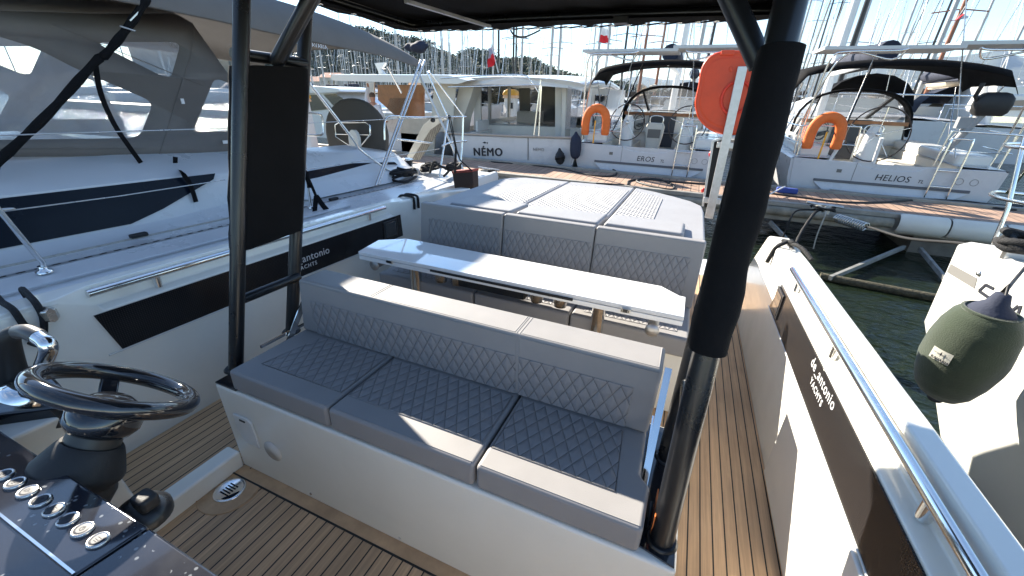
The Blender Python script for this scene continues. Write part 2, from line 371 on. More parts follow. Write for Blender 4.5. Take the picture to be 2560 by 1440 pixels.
# bulwarks: section points (x,z), outboard on the right; mirrored on the left
def bul_sec(y, rec, s=1.0, dz=0.0, side=1):
    pts = [(0.62, -0.02), (0.62, 0.5)]
    pts += [(0.62, 0.70), (0.668, 0.712), (0.684, 0.80)] if rec else [(0.62, 0.70), (0.621, 0.785), (0.632, 0.80)]
    pts += [(0.745, 0.80), (0.757, 0.79), (0.80, 0.45), (0.74, -0.7)]
    out = []
    for x, z in pts:
        z2 = z * s + (dz if z > 0.3 else 0)
        out.append((x if side > 0 else mir(x), y, z2))
    return out
for side in (1, -1):
    m = MB()
    secs = [bul_sec(y, rec, s, 0, side) for y, rec, s in ((-1.6, 1, 1), (0.9 if side > 0 else 0.70, 1, 1))] if side > 0 else \
           [bul_sec(-1.6, 0, 1, 0, -1), bul_sec(0.62, 0, 1, 0, -1), bul_sec(0.74, 1, 1, 0, -1)]
    secs += [bul_sec(2.66, 1, 1, 0, side), bul_sec(2.76, 0, 1, 0, side), bul_sec(3.28, 0, 0.985, 0, side)]
    if side < 0:
        secs += [bul_sec(4.0, 0, 0.9, 0, side)]
        secs = [s[::-1] for s in secs]
    e = secs[-1]
    # aft end slopes down to the swim deck
    if side > 0:
        secs += [[(p[0], 3.28 + 0.88 * (1 - min(1, max(0, p[2]) / 0.8)) , p[2] * 0.999) for p in e]]
    m.loft(secs, smooth=False)
    f = list(range(len(m.v) - len(e), len(m.v))); m.add([m.v[i] for i in f], [tuple(range(len(f)))])
    bw = boat.part('bulwark', m, GEL, bevel=0.006)
    X = 0.62 if side > 0 else mir(0.62); sg = -side
    def wx(d): return X + sg * d
    # dark window strip
    y0, y1 = (0.70, 2.72) if side < 0 else (-1.5, 2.68)
    m = MB(); xs = sorted((wx(0.001), wx(0.006)))
    if side < 0: m.prism([(xs[0], 0.745, 0.505), (xs[0], 2.76, 0.505), (xs[0], 2.745, 0.692), (xs[0], 0.70, 0.692)], (xs[1] - xs[0], 0, 0))
    else: m.prism([(xs[0], -1.5, 0.505), (xs[0], -1.5, 0.692), (xs[0], 2.56, 0.692), (xs[0], 2.66, 0.505)], (xs[1] - xs[0], 0, 0))
    win = boat.part('window_strip', m, STRIPM)
    fr = MB(); fr.tube([(wx(0.006), y0 - 0.005 if side < 0 else y0, 0.50), (wx(0.006), y1, 0.50)], 0.004, 6); boat.part('window_trim', fr, GELW, win)
    yc = 2.60 if side < 0 else 2.50
    m = MB(); xa = sorted((wx(0.006), wx(0.014))); m.box(xa[0], xa[1], yc - 0.085, yc + 0.085, 0.525, 0.675); sp_ = boat.part('speaker', m, BLKM, bevel=0.006)
    m = MB(); xb = sorted((wx(0.012), wx(0.0165))); m.box(xb[0], xb[1], yc - 0.065, yc + 0.065, 0.542, 0.658); boat.part('speaker_grille', m, SMOKE, sp_, bevel=0.003)
    # hand rail
    hx = 0.652 if side > 0 else mir(0.652); m = MB(); ys = 0.72 if side < 0 else -1.2
    rr_ = 0.0165
    m.tube([(hx, ys, 0.775), (hx, 2.60, 0.775)], rr_, 14); hr = boat.part('hand_rail', m, CHROME)
    for yy in ((0.97, 1.75, 2.42) if side < 0 else (-0.4, 0.98, 1.72, 2.42)):
        m = MB(); m.lathe([(0.0165, 0), (0.0165, 0.058)], (hx + side * 0.006, yy, 0.712), n=16); boat.part('rail_post', m, CHROME, hr)
    # logo on the window strip
    if side > 0:
        q = at(2034, 905, 0, 0.62)
        words('de_antonio', (wx(0.0065), q.y, 0.64), (0, -1, 0), (0, 0, 1), 0.062, SILVER, boat, 'logo', win, bold=0.0002, space=1.12)
        words('YACHTS', (wx(0.0065), q.y - 0.06, 0.59), (0, -1, 0), (0, 0, 1), 0.038, SILVER, boat, 'logo', win, bold=0.0006, space=1.25)
        m = MB(); m.box(0.602, 0.619, -1.5, 1.78, 0.02, 0.492); boat.part('side_terrace_door', m, GELW, bevel=0.006)
    else:
        q = at(716, 660, 0, X)
        words('de_antonio', (wx(0.0065), q.y, 0.592), (0, 1, 0), (0, 0, 1), 0.070, SILVER, boat, 'logo', win, bold=0.0002, space=1.05)
        words('YACHTS', (wx(0.0065), q.y + 0.06, 0.548), (0, 1, 0), (0, 0, 1), 0.036, SILVER, boat, 'logo', win, bold=0.0006, space=1.25)
# kerb on the sole
m = MB(); m.box(-1.705, -1.622, -1.0, 0.80, -0.02, 0.085); boat.part('sole_coaming', m, GEL, bevel=0.012)
m = MB(); m.box(-1.95, 0.40, -3.6, -1.15, -0.02, 0.95); boat.part('unseen_foredeck', m, GELW, bevel=0.05)  # unseen foredeck behind the camera, added to bounce sunlight onto the bench front
# swim deck, transom
m = MB(); m.box(-2.2, 0.7, 4.45, 5.3, -0.25, -0.06); boat.part('swim_platform', m, GELW, bevel=0.03)
m = MB()
m.loft([[(x, y, z) for x, z in ((-2.3, 0.0), (-2.25, -0.45), (-1.6, -1.1), (XM, -1.3), (0.05, -1.1), (0.70, -0.45), (0.75, 0.0))] for y in (-2.0, 4.45)], caps=True, smooth=False)
boat.part('hull', m, GELW)
# pop-up cleat left
cl = at(122, 795, 0, -2.165)
m = MB(); m.loft([[(-2.168 + d, cl.y + a * w, cl.z + 0.02 - b * 0.02) for a, b in ((-1, -1), (0, -1.6), (1, -1), (1, 1), (0, 1.4), (-1, 1))] for d, w in ((0, 0.022), (0.03, 0.024), (0.045, 0.012))], closed=True, caps=True)
boat.part('cleat', m, STEEL, bevel=0.004)
m = MB()
m.tube([(0.70, 2.90, 0.80), (0.70, 3.06, 0.80)], 0.014, 8); boat.part('cleat', m, STEEL)
# ---------------------------------------------------------------- mooring lines on the bulwarks
m = MB()
for k in (0, 1):
    m.tube(smooth_path([(-2.36, 0.60 - k * 0.07, 0.78), (-2.31, 0.585 - k * 0.07, 0.83), (-2.24, 0.575 - k * 0.07, 0.824), (-2.17, 0.565 - k * 0.06, 0.81), (-2.146, 0.56 - k * 0.055, 0.76), (-2.148, 0.545 - k * 0.03, 0.70), (-2.15, 0.53 - k * 0.02, 0.675)], 5), 0.011, 8)
m.tube(smooth_path([(-2.15, 0.53, 0.675), (-2.128, 0.515, 0.665), (-2.15, 0.50, 0.68)], 5), 0.011, 8)
solo('mooring_line', m, ROPEB, 'black mooring line looped over the left gunwale through a steel cleat', 'rope', cl)
m = MB()
for k in (0, 1):
    m.tube(smooth_path([(-2.32, 2.93 + k * 0.07, 0.78), (-2.28, 2.93 + k * 0.07, 0.81), (-2.18, 2.94 + k * 0.06, 0.808), (-2.160, 2.94 + k * 0.06, 0.78), (-2.158, 2.94 + k * 0.06, 0.70)], 5), 0.011, 8)
solo('mooring_line', m, ROPEB, 'black mooring line doubled over the left gunwale beside the aft sofa', 'rope', (-2.2, 2.95, 0.8))
m = MB()
c0 = at(1945, 625, 0, 0.68)
m.tube(smooth_path([(0.72, 3.10, 0.815), (0.69, 3.02, 0.83), (0.655, 2.98, 0.825), (0.62, 2.98, 0.79), (0.605, 2.99, 0.72), (0.60, 3.0, 0.68)], 5), 0.013, 8)
m.tube(smooth_path([(0.69, 3.0, 0.82), (0.71, 2.93, 0.835), (0.745, 2.87, 0.825), (0.78, 2.80, 0.79)], 5), 0.013, 8)
m.tube(smooth_path([(0.66, 3.05, 0.825), (0.70, 2.96, 0.84), (0.73, 3.02, 0.82), (0.68, 3.08, 0.815)], 5), 0.012, 8)
solo('mooring_line', m, ROPEB, 'black mooring line over the end of the right gunwale', 'rope', (0.69, 3.0, 0.81))
# ---------------------------------------------------------------- bench seat
bench = Thing('bench_seat', 'long grey quilted bench seat on a white moulded base facing the helm', 'bench', (-0.75, 1.1, 0))
m = MB(); m.prism([(-1.625, 0.797, 0), (0.175, 0.797, 0), (0.175, 0.797, 0.452), (-1.66, 0.80, 0.445)], (0, 0.56, 0)); base = bench.part('base', m, GEL, bevel=0.012)
m = MB(); m.prism([(0.06, 0.83, 0.453), (0.168, 0.803, 0.453), (0.168, 1.34, 0.453), (0.03, 1.34, 0.453), (0.06, 1.0, 0.453)], (0, 0, 0.006)); bench.part('mounting_plate', m, GLOSSB, bevel=0.002)
m = MB(); m.box(-1.655, -1.53, 0.803, 1.34, 0.447, 0.455); bench.part('mounting_plate', m, GLOSSB, bevel=0.002)
def slab(poly, z0, z1): 
    mb = MB(); mb.prism([(x, y, z0) for x, y in poly], (0, 0, z1 - z0)); return mb
cz0, cz1 = 0.457, 0.552
seats = [[(-1.536, 0.80), (-1.022, 0.80), (-1.022, 1.35), (-1.536, 1.35)],
         [(-1.014, 0.80), (-0.430, 0.80), (-0.430, 1.35), (-1.014, 1.35)],
         [(-0.422, 0.80), (0.073, 0.80), (0.076, 0.955), (0.045, 0.985), (0.040, 1.35), (-0.422, 1.35)]]
qp = [[(-1.455, 0.888), (-1.034, 0.888), (-1.034, 1.15), (-1.405, 1.15)],
      [(-1.000, 0.888), (-0.446, 0.888), (-0.446, 1.15), (-1.000, 1.15)],
      [(-0.408, 0.888), (-0.015, 0.888), (-0.035, 1.15), (-0.408, 1.15)]]
for i in range(3):
    c = bench.part('seat_cushion', slab(seats[i], cz0, cz1), VINYL, bevel=0.014, seg=4)
    x0 = qp[i][0][0]
    bench.part('quilted_panel', panel((x0, 0.888, cz1 + 0.0004), (1, 0, 0), (0, 1, 0), [(p[0] - x0, p[1] - 0.888) for p in qp[i]]), QUILT, c)
    q = [V((p[0], p[1], cz1 + 0.001)) for p in qp[i]]; st = MB(); st.tube(q, 0.0022, 5, closed=True); 
    ya = 0.811; st.tube([(seats[i][0][0] + 0.012, ya, cz1 - 0.001), (seats[i][1][0] - 0.012, ya, cz1 - 0.001)], 0.0022, 5)
    bench.part('seam', st, VINYL, c)
# backrest
bt, bf, bb = 0.835, 1.135, 1.283
def brest(x0, x1, x0t, x1t):
    mb = MB(); mb.hexa([(x0, 1.160, 0.556), (x1, 1.160, 0.556), (x1, 1.255, 0.556), (x0, 1.255, 0.556), (x0t, bf, bt), (x1t, bf, bt), (x1t, bb, bt), (x0t, bb, bt)]); return mb
c = bench.part('backrest', brest(-1.532, 0.045, -1.470, 0.047), VINYL, bevel=0.012, seg=4)
st = MB()
for dx in (-0.006, 0.006): st.tube([(-0.435 + dx, 1.1605, 0.562), (-0.435 + dx, bf + 0.0005, bt - 0.008), (-0.435 + dx, bf + 0.010, bt), (-0.435 + dx, bb - 0.01, bt)], 0.0016, 5)
bench.part('seam', st, VINYL, c)
for k, (a, b_, at_, bt_) in enumerate(((-1.532, -0.437, -1.470, -0.437), (-0.433, 0.045, -0.433, 0.047))):
    vdir = V((0, bf - 1.160, bt - 0.556)).normalized(); o = V((a, 1.1595, 0.556)) + vdir * 0.006
    w = b_ - a; poly = [(0.085, 0), (w - 0.004, 0), (w - 0.004, 0.178), (0.062 + 0.04, 0.178)] if k == 0 else [(0.004, 0), (w - 0.075, 0), (w - 0.072, 0.178), (0.004, 0.178)]
    bench.part('quilted_panel', panel(o + V((0, -0.0008, 0)), (1, 0, 0), vdir, poly), QUILT, c)
    st = MB()
    for yy in (bf + 0.012, bf - 0.0005):
        st.tube([(at_ + 0.012, yy, bt - 0.0005 if yy > bf else bt - 0.012), (bt_ - 0.010, yy, bt - 0.0005 if yy > bf else bt - 0.012)], 0.0018, 5)
    for xx in ((-1.078,) if k == 0 else ()):
        st.tube([(xx - 0.006, bf + 0.012, bt), (xx - 0.006, bb - 0.01, bt)], 0.0018, 5); st.tube([(xx + 0.006, bf + 0.012, bt), (xx + 0.006, bb - 0.01, bt)], 0.0018, 5)
    st.tube([(bt_ - 0.012, bf + 0.012, bt), (bt_ - 0.012, bb - 0.01, bt)], 0.0018, 5)
    bench.part('seam', st, VINYL, c)
m = MB(); m.bar((0.062, 1.02, 0.462), (0.066, 1.23, 0.79), 0.008, 0.022, up=(1, 0, 0)); m.bar((0.056, 0.97, 0.50), (0.056, 1.32, 0.50), 0.006, 0.03); bench.part('backrest_bracket', m, CHROME)
m = MB(); m.bar((-1.555, 1.05, 0.462), (-1.50, 1.24, 0.80), 0.03, 0.005, up=(1, 0, 0)); m.bar((-1.552, 0.96, 0.566), (-1.552, 1.2, 0.566), 0.008, 0.012); bench.part('backrest_bracket', m, CHROME)
ha = at(620, 1075, 1, 0.797)
m = MB(); m.prism([(ha.x - 0.062, 0.798, ha.z + 0.07), (ha.x - 0.058, 0.798, ha.z - 0.03), (ha.x - 0.02, 0.798, ha.z - 0.075), (ha.x + 0.055, 0.798, ha.z - 0.075), (ha.x + 0.045, 0.798, ha.z + 0.055), (ha.x + 0.02, 0.798, ha.z + 0.072)], (0, -0.009, 0)); hp = bench.part('access_hatch', m, WHITEP, bevel=0.003)
m = MB(); m.box(ha.x - 0.022, ha.x + 0.010, 0.786, 0.793, ha.z + 0.050, ha.z + 0.057); bench.part('hatch_latch', m, BLKM, hp)
for px, py in ((777, 1234), (999, 1345)):
    q = at(px, py, 1, 0.797); m = MB(); m.lathe([(0.006, 0), (0.006, 0.002), (0.0, 0.003)], (q.x, q.y, q.z), (0, -1, 0), 10); bench.part('screw', m, STEEL)
m = MB(); m.lathe([(0.05, 0), (0.05, 0.0015), (0, 0.0018)], at(682, 1128, 1, 0.797), (0, -1, 0), 28); bench.part('moulded_logo_disc', m, GELW)
m = MB(); m.box(0.078, 0.081, 0.868, 0.965, 0.47, 0.54); m.v = [p + V((0.02, 0.0, 0.0)) for p in m.v]; wl_ = bench.part('warning_label', m, mat('label_orange', (0.7, 0.2, 0.05), 0.5))
words('WARNING', (0.0975, 0.955, 0.50), (0, -1, 0), (0, 0, 1), 0.016, INK, bench, 'lettering', wl_, bold=0.0004)
# ---------------------------------------------------------------- dining table
table = Thing('dining_table', 'long narrow glossy white folding dining table on two steel legs behind the bench', 'table', (-0.84, 2.0, 0))
out = [(-1.782, 1.825), (0.113, 1.833), (0.113, 2.075), (0.083, 2.078), (-0.013, 2.165), (-1.690, 2.19), (-1.83, 2.07)]
TABW = mat('table_gloss_white', (0.80, 0.80, 0.79), 0.03, coat=1.0, var=(0.97, 1.5))
table.part('top_leaf', slab(out, 0.682, 0.704), TABW, bevel=0.003)
table.part('top_leaf', slab([(x * 1.0, y + (0.002 if y < 2 else 0)) for x, y in out], 0.652, 0.678), TABW, bevel=0.003)
m = MB(); m.box(-1.255, -0.41, 1.818, 1.83, 0.673, 0.684); table.part('slot', m, RUB)
for x in (-1.49, -0.30):
    m = MB(); m.lathe([(0.075, 0.0), (0.07, 0.01), (0.036, 0.03), (0.036, 0.60), (0.05, 0.63), (0.085, 0.652)], (x, 2.0, 0), n=28); table.part('leg', m, CHROME)
for x, y in ((-1.285, 1.98), (-1.175, 1.99), (-0.655, 1.99), (-0.515, 1.99)):
    m = MB(); m.lathe([(0.0, 0.545), (0.034, 0.545), (0.034, 0.56), (0.038, 0.563), (0.042, 0.60), (0.046, 0.652)], (x, y, 0), n=24); table.part('cup_holder', m, STEEL)
m = MB(); m.box(-1.12, -0.70, 1.90, 2.12, 0.578, 0.65); dw = table.part('drawer', m, BLKM, bevel=0.004)
for x, s_ in ((-1.545, 1), (-0.148, 1)):
    m = MB(); m.box(x - 0.024, x + 0.024, 1.818, 1.826, 0.668, 0.692); h_ = table.part('hinge', m, STEEL, bevel=0.006)
    m = MB(); m.box(x - 0.012, x + 0.012, 1.8155, 1.819, 0.672, 0.688); m.box(x - 0.019, x - 0.014, 1.8155, 1.819, 0.674, 0.686); m.box(x + 0.014, x + 0.019, 1.8155, 1.819, 0.674, 0.686); table.part('hinge_pin', m, BLKM, h_)
for x, z in ((-1.70, 0.615), (-0.012, 0.585)):
    m = MB(); m.lathe([(0.026, 0.10), (0.026, 0.008), (0.034, 0.006), (0.034, 0.0), (0.0, 0.0)], (x, 1.86, z), (0, 1, 0), 26); table.part('support_knob', m, ALU)
# ---------------------------------------------------------------- aft sofa
sofa = Thing('aft_sofa', 'three seat grey quilted sofa behind the dining table', 'sofa', (-0.8, 2.3, 0))
m = MB(); m.box(-1.80, 0.17, 2.53, 2.67, 0, 0.74); sofa.part('back_shell', m, GELW); m = MB(); m.box(-1.80, 0.17, 2.04, 2.55, 0, 0.385); sofa.part('base', m, GEL, bevel=0.012)
for a, b_ in ((-1.798, -1.075), (-1.068, -0.462), (-0.455, 0.172)):
    c = sofa.part('seat_cushion', slab([(a, 2.0), (b_, 2.0), (b_, 2.46), (a, 2.46)], 0.39, 0.50), VINYL, bevel=0.016, seg=4)
    w = b_ - a - 0.12; sofa.part('quilted_panel', panel((a + 0.06, 2.07, 0.5005), (1, 0, 0), (0, 1, 0), [(0, 0), (w, 0), (w, 0.3), (0, 0.3)]), QUILT, c)
for k, (a, b_) in enumerate(((-1.745, -1.083), (-1.078, -0.458), (-0.453, 0.176))):
    mb = MB(); mb.hexa([(a, 2.41, 0.49), (b_, 2.41, 0.49), (b_, 2.49, 0.49), (a, 2.49, 0.49), (a, 2.448, 0.90), (b_, 2.448, 0.90), (b_, 2.51, 0.90), (a, 2.51, 0.90)])
    c = sofa.part('backrest', mb, VINYL, bevel=0.014, seg=4)
    vdir = V((0, 0.038, 0.41)).normalized(); w = b_ - a; l0 = 0.075 if k == 0 else 0.012; l1 = w - (0.065 if k == 2 else 0.012)
    sofa.part('quilted_panel', panel(V((a, 2.4095, 0.49)) + vdir * 0.01 + V((0, -0.001, 0)), (1, 0, 0), vdir, [(l0, 0), (l1, 0), (l1, 0.30), (l0, 0.30)]), QUILT, c)
# ---------------------------------------------------------------- sun pad
pad = Thing('sunpad', 'large pale grey quilted sunpad behind the aft sofa by the dock', 'sunpad', (-0.8, 3.4, 0))
m = MB(); m.prism([(-1.82, 2.66, 0), (0.16, 2.66, 0), (0.16, 3.8, 0), (-0.05, 4.1, 0), (-0.5, 4.4, 0), (-1.6, 4.3, 0), (-1.82, 4.1, 0)], (0, 0, 0.765)); pad.part('base', m, GELW, bevel=0.02)
VINP = mat('sunpad_vinyl', (0.30, 0.30, 0.31), 0.5, bump=(0.35, 330, 0.0012), var=(0.92, 5), spec=0.35)
pads = [[(-1.83, 2.70), (-1.16, 2.70), (-1.16, 4.378), (-1.66, 4.35), (-1.80, 4.24), (-1.86, 4.05), (-1.85, 3.5)],
        [(-1.152, 2.70), (-0.472, 2.70), (-0.472, 4.43), (-0.8, 4.42), (-1.152, 4.38)],
        [(-0.464, 2.70), (0.185, 2.70), (0.185, 3.6), (0.17, 3.83), (0.08, 4.0), (-0.06, 4.14), (-0.25, 4.30), (-0.464, 4.43)]]
pq = [[(-1.48, 2.95), (-1.185, 2.95), (-1.185, 4.12), (-1.40, 4.02), (-1.49, 3.9)],
      [(-1.13, 2.95), (-0.495, 2.95), (-0.495, 4.20), (-1.13, 4.14)],
      [(-0.44, 2.95), (-0.16, 2.95), (-0.16, 3.93), (-0.22, 4.05), (-0.44, 4.20)]]
for i in range(3):
    c = pad.part('pad_cushion', slab(pads[i], 0.76, 0.845), VINP, bevel=0.018, seg=4)
    x0, y0 = pq[i][0]; pad.part('quilted_panel', panel((x0, y0, 0.8455), (1, 0, 0), (0, 1, 0), [(p[0] - x0, p[1] - y0) for p in pq[i]], 0.004), QUILTS, c)
for a, b_, z, zt in ((-1.60, -1.075, 0.79, 0.892), (-1.06, -0.462, 0.79, 0.892), (-0.445, 0.060, 0.79, 0.897)):
    mb = MB(); mb.hexa([(a, 2.60, z), (b_, 2.60, z), (b_, 2.93, z), (a, 2.93, z), (a + 0.01, 2.59, zt), (b_ - 0.01, 2.59, zt), (b_ - 0.005, 2.94, zt - 0.012), (a + 0.005, 2.94, zt - 0.012)])
    pad.part('head_cushion', mb, VINP, bevel=0.022, seg=5)
m = MB(); m.box(0.055, 0.165, 2.56, 2.68, 0.74, 0.83); pad.part('locker_hinge', m, REDP, bevel=0.01)
m = MB(); m.lathe([(0.03, 0), (0.034, 0.006), (0.0, 0.01)], (0.115, 2.62, 0.83), n=18); pad.part('locker_knob', m, CHROME)
# ---------------------------------------------------------------- T-top
tt = Thing('t_top', 'black tube T-top frame with black canvas roof over the bench', 'canopy', (XM, 1.2, 0.455))
def post(x, y, z, zt=1.98): return [V((x, y, z)), V((x + (0.03 if x < -1 else (0.04 if y > 1 else 0.006)), y + (zt - z) * 0.25, zt))]
RP = 0.038
for x, y in ((-1.665, 0.90), (-1.72, 1.235), (0.130, 0.87), (0.125, 1.19)):
    m = MB(); a, b_ = post(x, y, 0.45); m.tube([a, b_], 0.029 if x < -1 else 0.033, 18); p_ = tt.part('post', m, BLKM)
    m = MB(); m.lathe([(0.044, 0), (0.044, 0.004), (0.038, 0.010)], (x, y, 0.455), n=20); tt.part('post_foot', m, BLKM, p_)
for x, ya, yb in ((-1.685, 0.90, 1.235), (0.134, 0.87, 1.19)):
    for z in (0.742, 1.70): m = MB(); m.tube([(x, ya + (z - 0.45) * 0.25, z), (x, yb + (z - 0.45) * 0.25, z)], 0.022, 14); tt.part('crossbar', m, BLKM)
for xa, xb in ((-1.66, -1.44), (0.122, -0.045)):
    m = MB(); m.tube([(xa, 1.37, 1.68), (xb, 1.42, 1.93)], 0.029, 14); tt.part('strut', m, BLKM)
# roof
x0, x1, y0, y1, zr = -1.575, 0.26, 0.55, 2.20, 1.95
rim = []
for i in range(25):
    x = x0 + (x1 - x0) * i / 24; u = (i / 24 - 0.5) * 2; rim.append((x, y1 + 0.05 * (1 - u * u), zr + 0.018 * (1 - u * u)))
m = MB(); m.tube([(x0, y0, zr)] + rim + [(x1, y0, zr)], 0.02, 12, closed=True)
for y in (0.9, 1.35): m.tube([(x0, y, zr), (x1, y, zr)], 0.02, 12)
tt.part('roof_frame', m, BLKM)
m = MB()
secs = []
for j in range(13):
    y = y0 + (y1 - y0) * j / 12; row = []
    for i in range(25):
        u = (i / 24 - 0.5) * 2; x = x0 + (x1 - x0) * i / 24
        row.append((x, y + (0.05 * (1 - u * u)) * j / 12, zr + 0.02 + 0.018 * (1 - u * u) + 0.006 * math.sin(i * 1.7) * math.sin(j * 1.3) - 0.0))
    secs.append(row)
m.loft(secs)
# valance hanging at the rim
ed = [V(p) for p in [(x0, y0 + (y1 - y0) * j / 12, zr) for j in range(12)] + rim + [(x1, y0 + (y1 - y0) * j / 12, zr) for j in range(11, -1, -1)]]
m.loft([[p + V((0, 0.012, 0.03)) for p in ed], [p + V((0, 0.024, 0.0)) for p in ed], [p + V((0, 0.012, -0.035 + 0.006 * math.sin(i * 2.2))) for i, p in enumerate(ed)]])
m.loft([[p + V((0, 0.012, -0.035 + 0.006 * math.sin(i * 2.2))) for i, p in enumerate(ed)], [p * 0.93 + V((XM, 1.3, zr)) * 0.07 + V((0, 0, -0.026)) for p in ed]])
tt.part('roof_canvas', m, FABB)
m = MB(); rg = MB()
eds = smooth_path([(x0 + 0.05, y0 + (y1 - 0.10 - y0) * j / 8, zr - 0.035) for j in range(8)] + [(p[0] * 0.95 + XM * 0.05, p[1] - 0.07, zr - 0.036) for p in rim[1:-1:1]], 1)
for i in range(0, len(eds) - 1):
    a = eds[i]; b_ = eds[i + 1]; ou = V((0, 0.055, 0.004)) if i > 8 else V((-0.05, 0, 0.004))
    m.tube([a, a + ou, b_], 0.0035, 6)
    rg = MB(); rg.tube([a + V((0.011 * math.cos(t), 0.011 * math.sin(t), -0.003)) for t in [k * math.pi / 4 for k in range(8)]], 0.0028, 6, closed=True); tt.part('eyelet', rg, CHROME)
tt.part('lacing_cord', m, ROPEB)
m = MB(); m.tube(smooth_path([(-0.98, 2.235, zr - 0.03), (-0.96, 2.25, zr - 0.055), (-0.90, 2.25, zr - 0.062), (-0.82, 2.25, zr - 0.035)], 6), 0.004, 6); tt.part('loose_cord', m, ROPEB)
m = MB(); m.bar((-1.12, 1.55, zr - 0.04), (-1.04, 2.12, zr - 0.035), 0.018, 0.012); tt.part('batten', m, ALU); m = MB(); m.box(-0.43, -0.37, 2.11, 2.16, zr - 0.04, zr - 0.015); tt.part('bracket', m, BLKM)
# sleeves on the posts
def sleeve(ca, cb, w, l, n=14, seed=1, r=0.035, wob=0.006):
    """padded wrap round two leaning posts; ca, cb = bottom/top centres, w across x, l along y"""
    mb = MB(); secs = []; ring = rrect(w, l, min(w, l) * 0.48, 5)
    for j in range(n + 1):
        t = j / n; c = V(ca).lerp(V(cb), t)
        k = 1.0 if 0 < j < n else 0.985
        secs.append([(c.x + px * k + wob * noise.noise(V((px * 9, t * 7 + seed, py * 9))) , c.y + py * k + wob * noise.noise(V((px * 9 + 5, t * 7 + seed, py * 9))), c.z + (0.012 * math.sin(py * 12 + seed) if j in (0, n) else 0)) for px, py in ring])
    mb.loft(secs, closed=True, caps=True); return mb
s1 = sleeve((-1.680, 1.190, 0.975), (-1.668, 1.352, 1.668), 0.120, 0.335, seed=1); sl = tt.part('post_cover', s1, FABB)
s1 = sleeve((0.131, 1.018, 1.02), (0.138, 1.188, 1.70), 0.090, 0.135, seed=4, wob=0.008); sl = tt.part('post_cover', s1, FABB)
m = MB(); m.tube(smooth_path([(0.088, 1.02, 1.03), (0.088, 1.06, 1.2), (0.091, 1.12, 1.4), (0.098, 1.18, 1.68)], 6), 0.0022, 5); tt.part('cover_zip', m, RUB, sl)
# ================================================================ helm
con = Thing('helm_console', 'glossy black sloping dashboard with a row of round steel switches', 'console', (-0.95, 0.1, 0))
# dashboard plane: leans up away from the bench
def dash(x, s, n=0.0):
    """s runs down the slope from the aft edge (0) forward"""
    return V((x, 0.20 - s * 0.94, 0.85 + s * 0.10 + n))
SCR = mat('dash_gloss', (0.02, 0.022, 0.03), 0.10, coat=0.7, rvar=0.05)
# fine scratches and drops on the plastic
t = SCR.node_tree; b = t.nodes['Principled BSDF']; tcn = N(t, 'ShaderNodeTexCoord')
vo = N(t, 'ShaderNodeTexVoronoi', feature='F1'); vo.inputs['Scale'].default_value = 75; t.links.new(tcn.outputs['Object'], vo.inputs['Vector'])
mr = N(t, 'ShaderNodeMapRange'); mr.inputs[1].default_value = 0.18; mr.inputs[2].default_value = 0.26; mr.inputs[3].default_value = 1; mr.inputs[4].default_value = 0
t.links.new(vo.outputs['Distance'], mr.inputs[0])
n2 = N(t, 'ShaderNodeTexNoise'); n2.inputs['Scale'].default_value = 16; n2.inputs['Detail'].default_value = 8; t.links.new(tcn.outputs['Object'], n2.inputs['Vector'])
gt = mth(t, 'GREATER_THAN', n2.outputs[0], 0.56); dm = mth(t, 'MULTIPLY', mr.outputs[0], gt)
cmx = N(t, 'ShaderNodeMixRGB'); cmx.inputs[1].default_value = (0.018, 0.02, 0.028, 1); cmx.inputs[2].default_value = (0.16, 0.17, 0.18, 1); t.links.new(dm, cmx.inputs[0]); t.links.new(cmx.outputs[0], b.inputs['Base Color'])
m = MB(); m.hexa([dash(-1.75, 0, -0.05), dash(-0.757, 0, -0.05), dash(-0.757, 0.5, -0.05), dash(-1.75, 0.5, -0.05), dash(-1.75, 0), dash(-0.757, 0), dash(-0.757, 0.5), dash(-1.75, 0.5)])
pn = con.part('switch_panel', m, SCR, bevel=0.004)
m = MB(); m.hexa([dash(-0.753, 0.0, -0.06), dash(-0.40, 0.0, -0.06), dash(-0.40, 0.5, -0.06), dash(-0.753, 0.5, -0.06), dash(-0.753, 0), dash(-0.40, 0.0, -0.02), dash(-0.40, 0.5, -0.02), dash(-0.753, 0.5)])
con.part('side_panel', m, SCR, bevel=0.005)
m = MB(); m.hexa([dash(-1.75, 0.10, 0.001), dash(-0.757, 0.10, 0.001), dash(-0.757, 0.104, 0.001), dash(-1.75, 0.104, 0.001), dash(-1.75, 0.10, 0.005), dash(-0.757, 0.10, 0.005), dash(-0.757, 0.104, 0.005), dash(-1.75, 0.104, 0.005)])
con.part('panel_edge_trim', m, CHROME)
m = MB(); m.hexa([(-1.62, -1.0, 0), (-0.55, -1.0, 0), (-0.55, 0.02, 0), (-1.62, 0.02, 0), (-1.75, -1.0, 0.80), (-0.42, -1.0, 0.80), (-0.42, 0.17, 0.79), (-1.75, 0.17, 0.79)]); con.part('pedestal', m, GEL, bevel=0.01)
m = MB(); m.hexa([(-2.165, -0.6, 0), (-1.72, -0.6, 0), (-1.72, 0.47, 0), (-2.165, 0.52, 0), (-2.10, -0.6, 0.80), (-1.36, -0.6, 0.80), (-1.33, 0.325, 0.80), (-2.10, 0.40, 0.80)]); con.part('side_body', m, GEL, bevel=0.012)
kb = at(100, 1110, 1, 0.36); m = MB(); m.lathe([(0.04, 0), (0.04, 0.014), (0.028, 0.018), (0.026, 0.035), (0, 0.037)], kb + V((0, 0.012, 0)), (0, 1, 0.15), 24); con.part('filler_cap', m, GELW)
a = at(25, 1197, 2, 0.862); b_ = at(240, 1343, 2, 0.866)
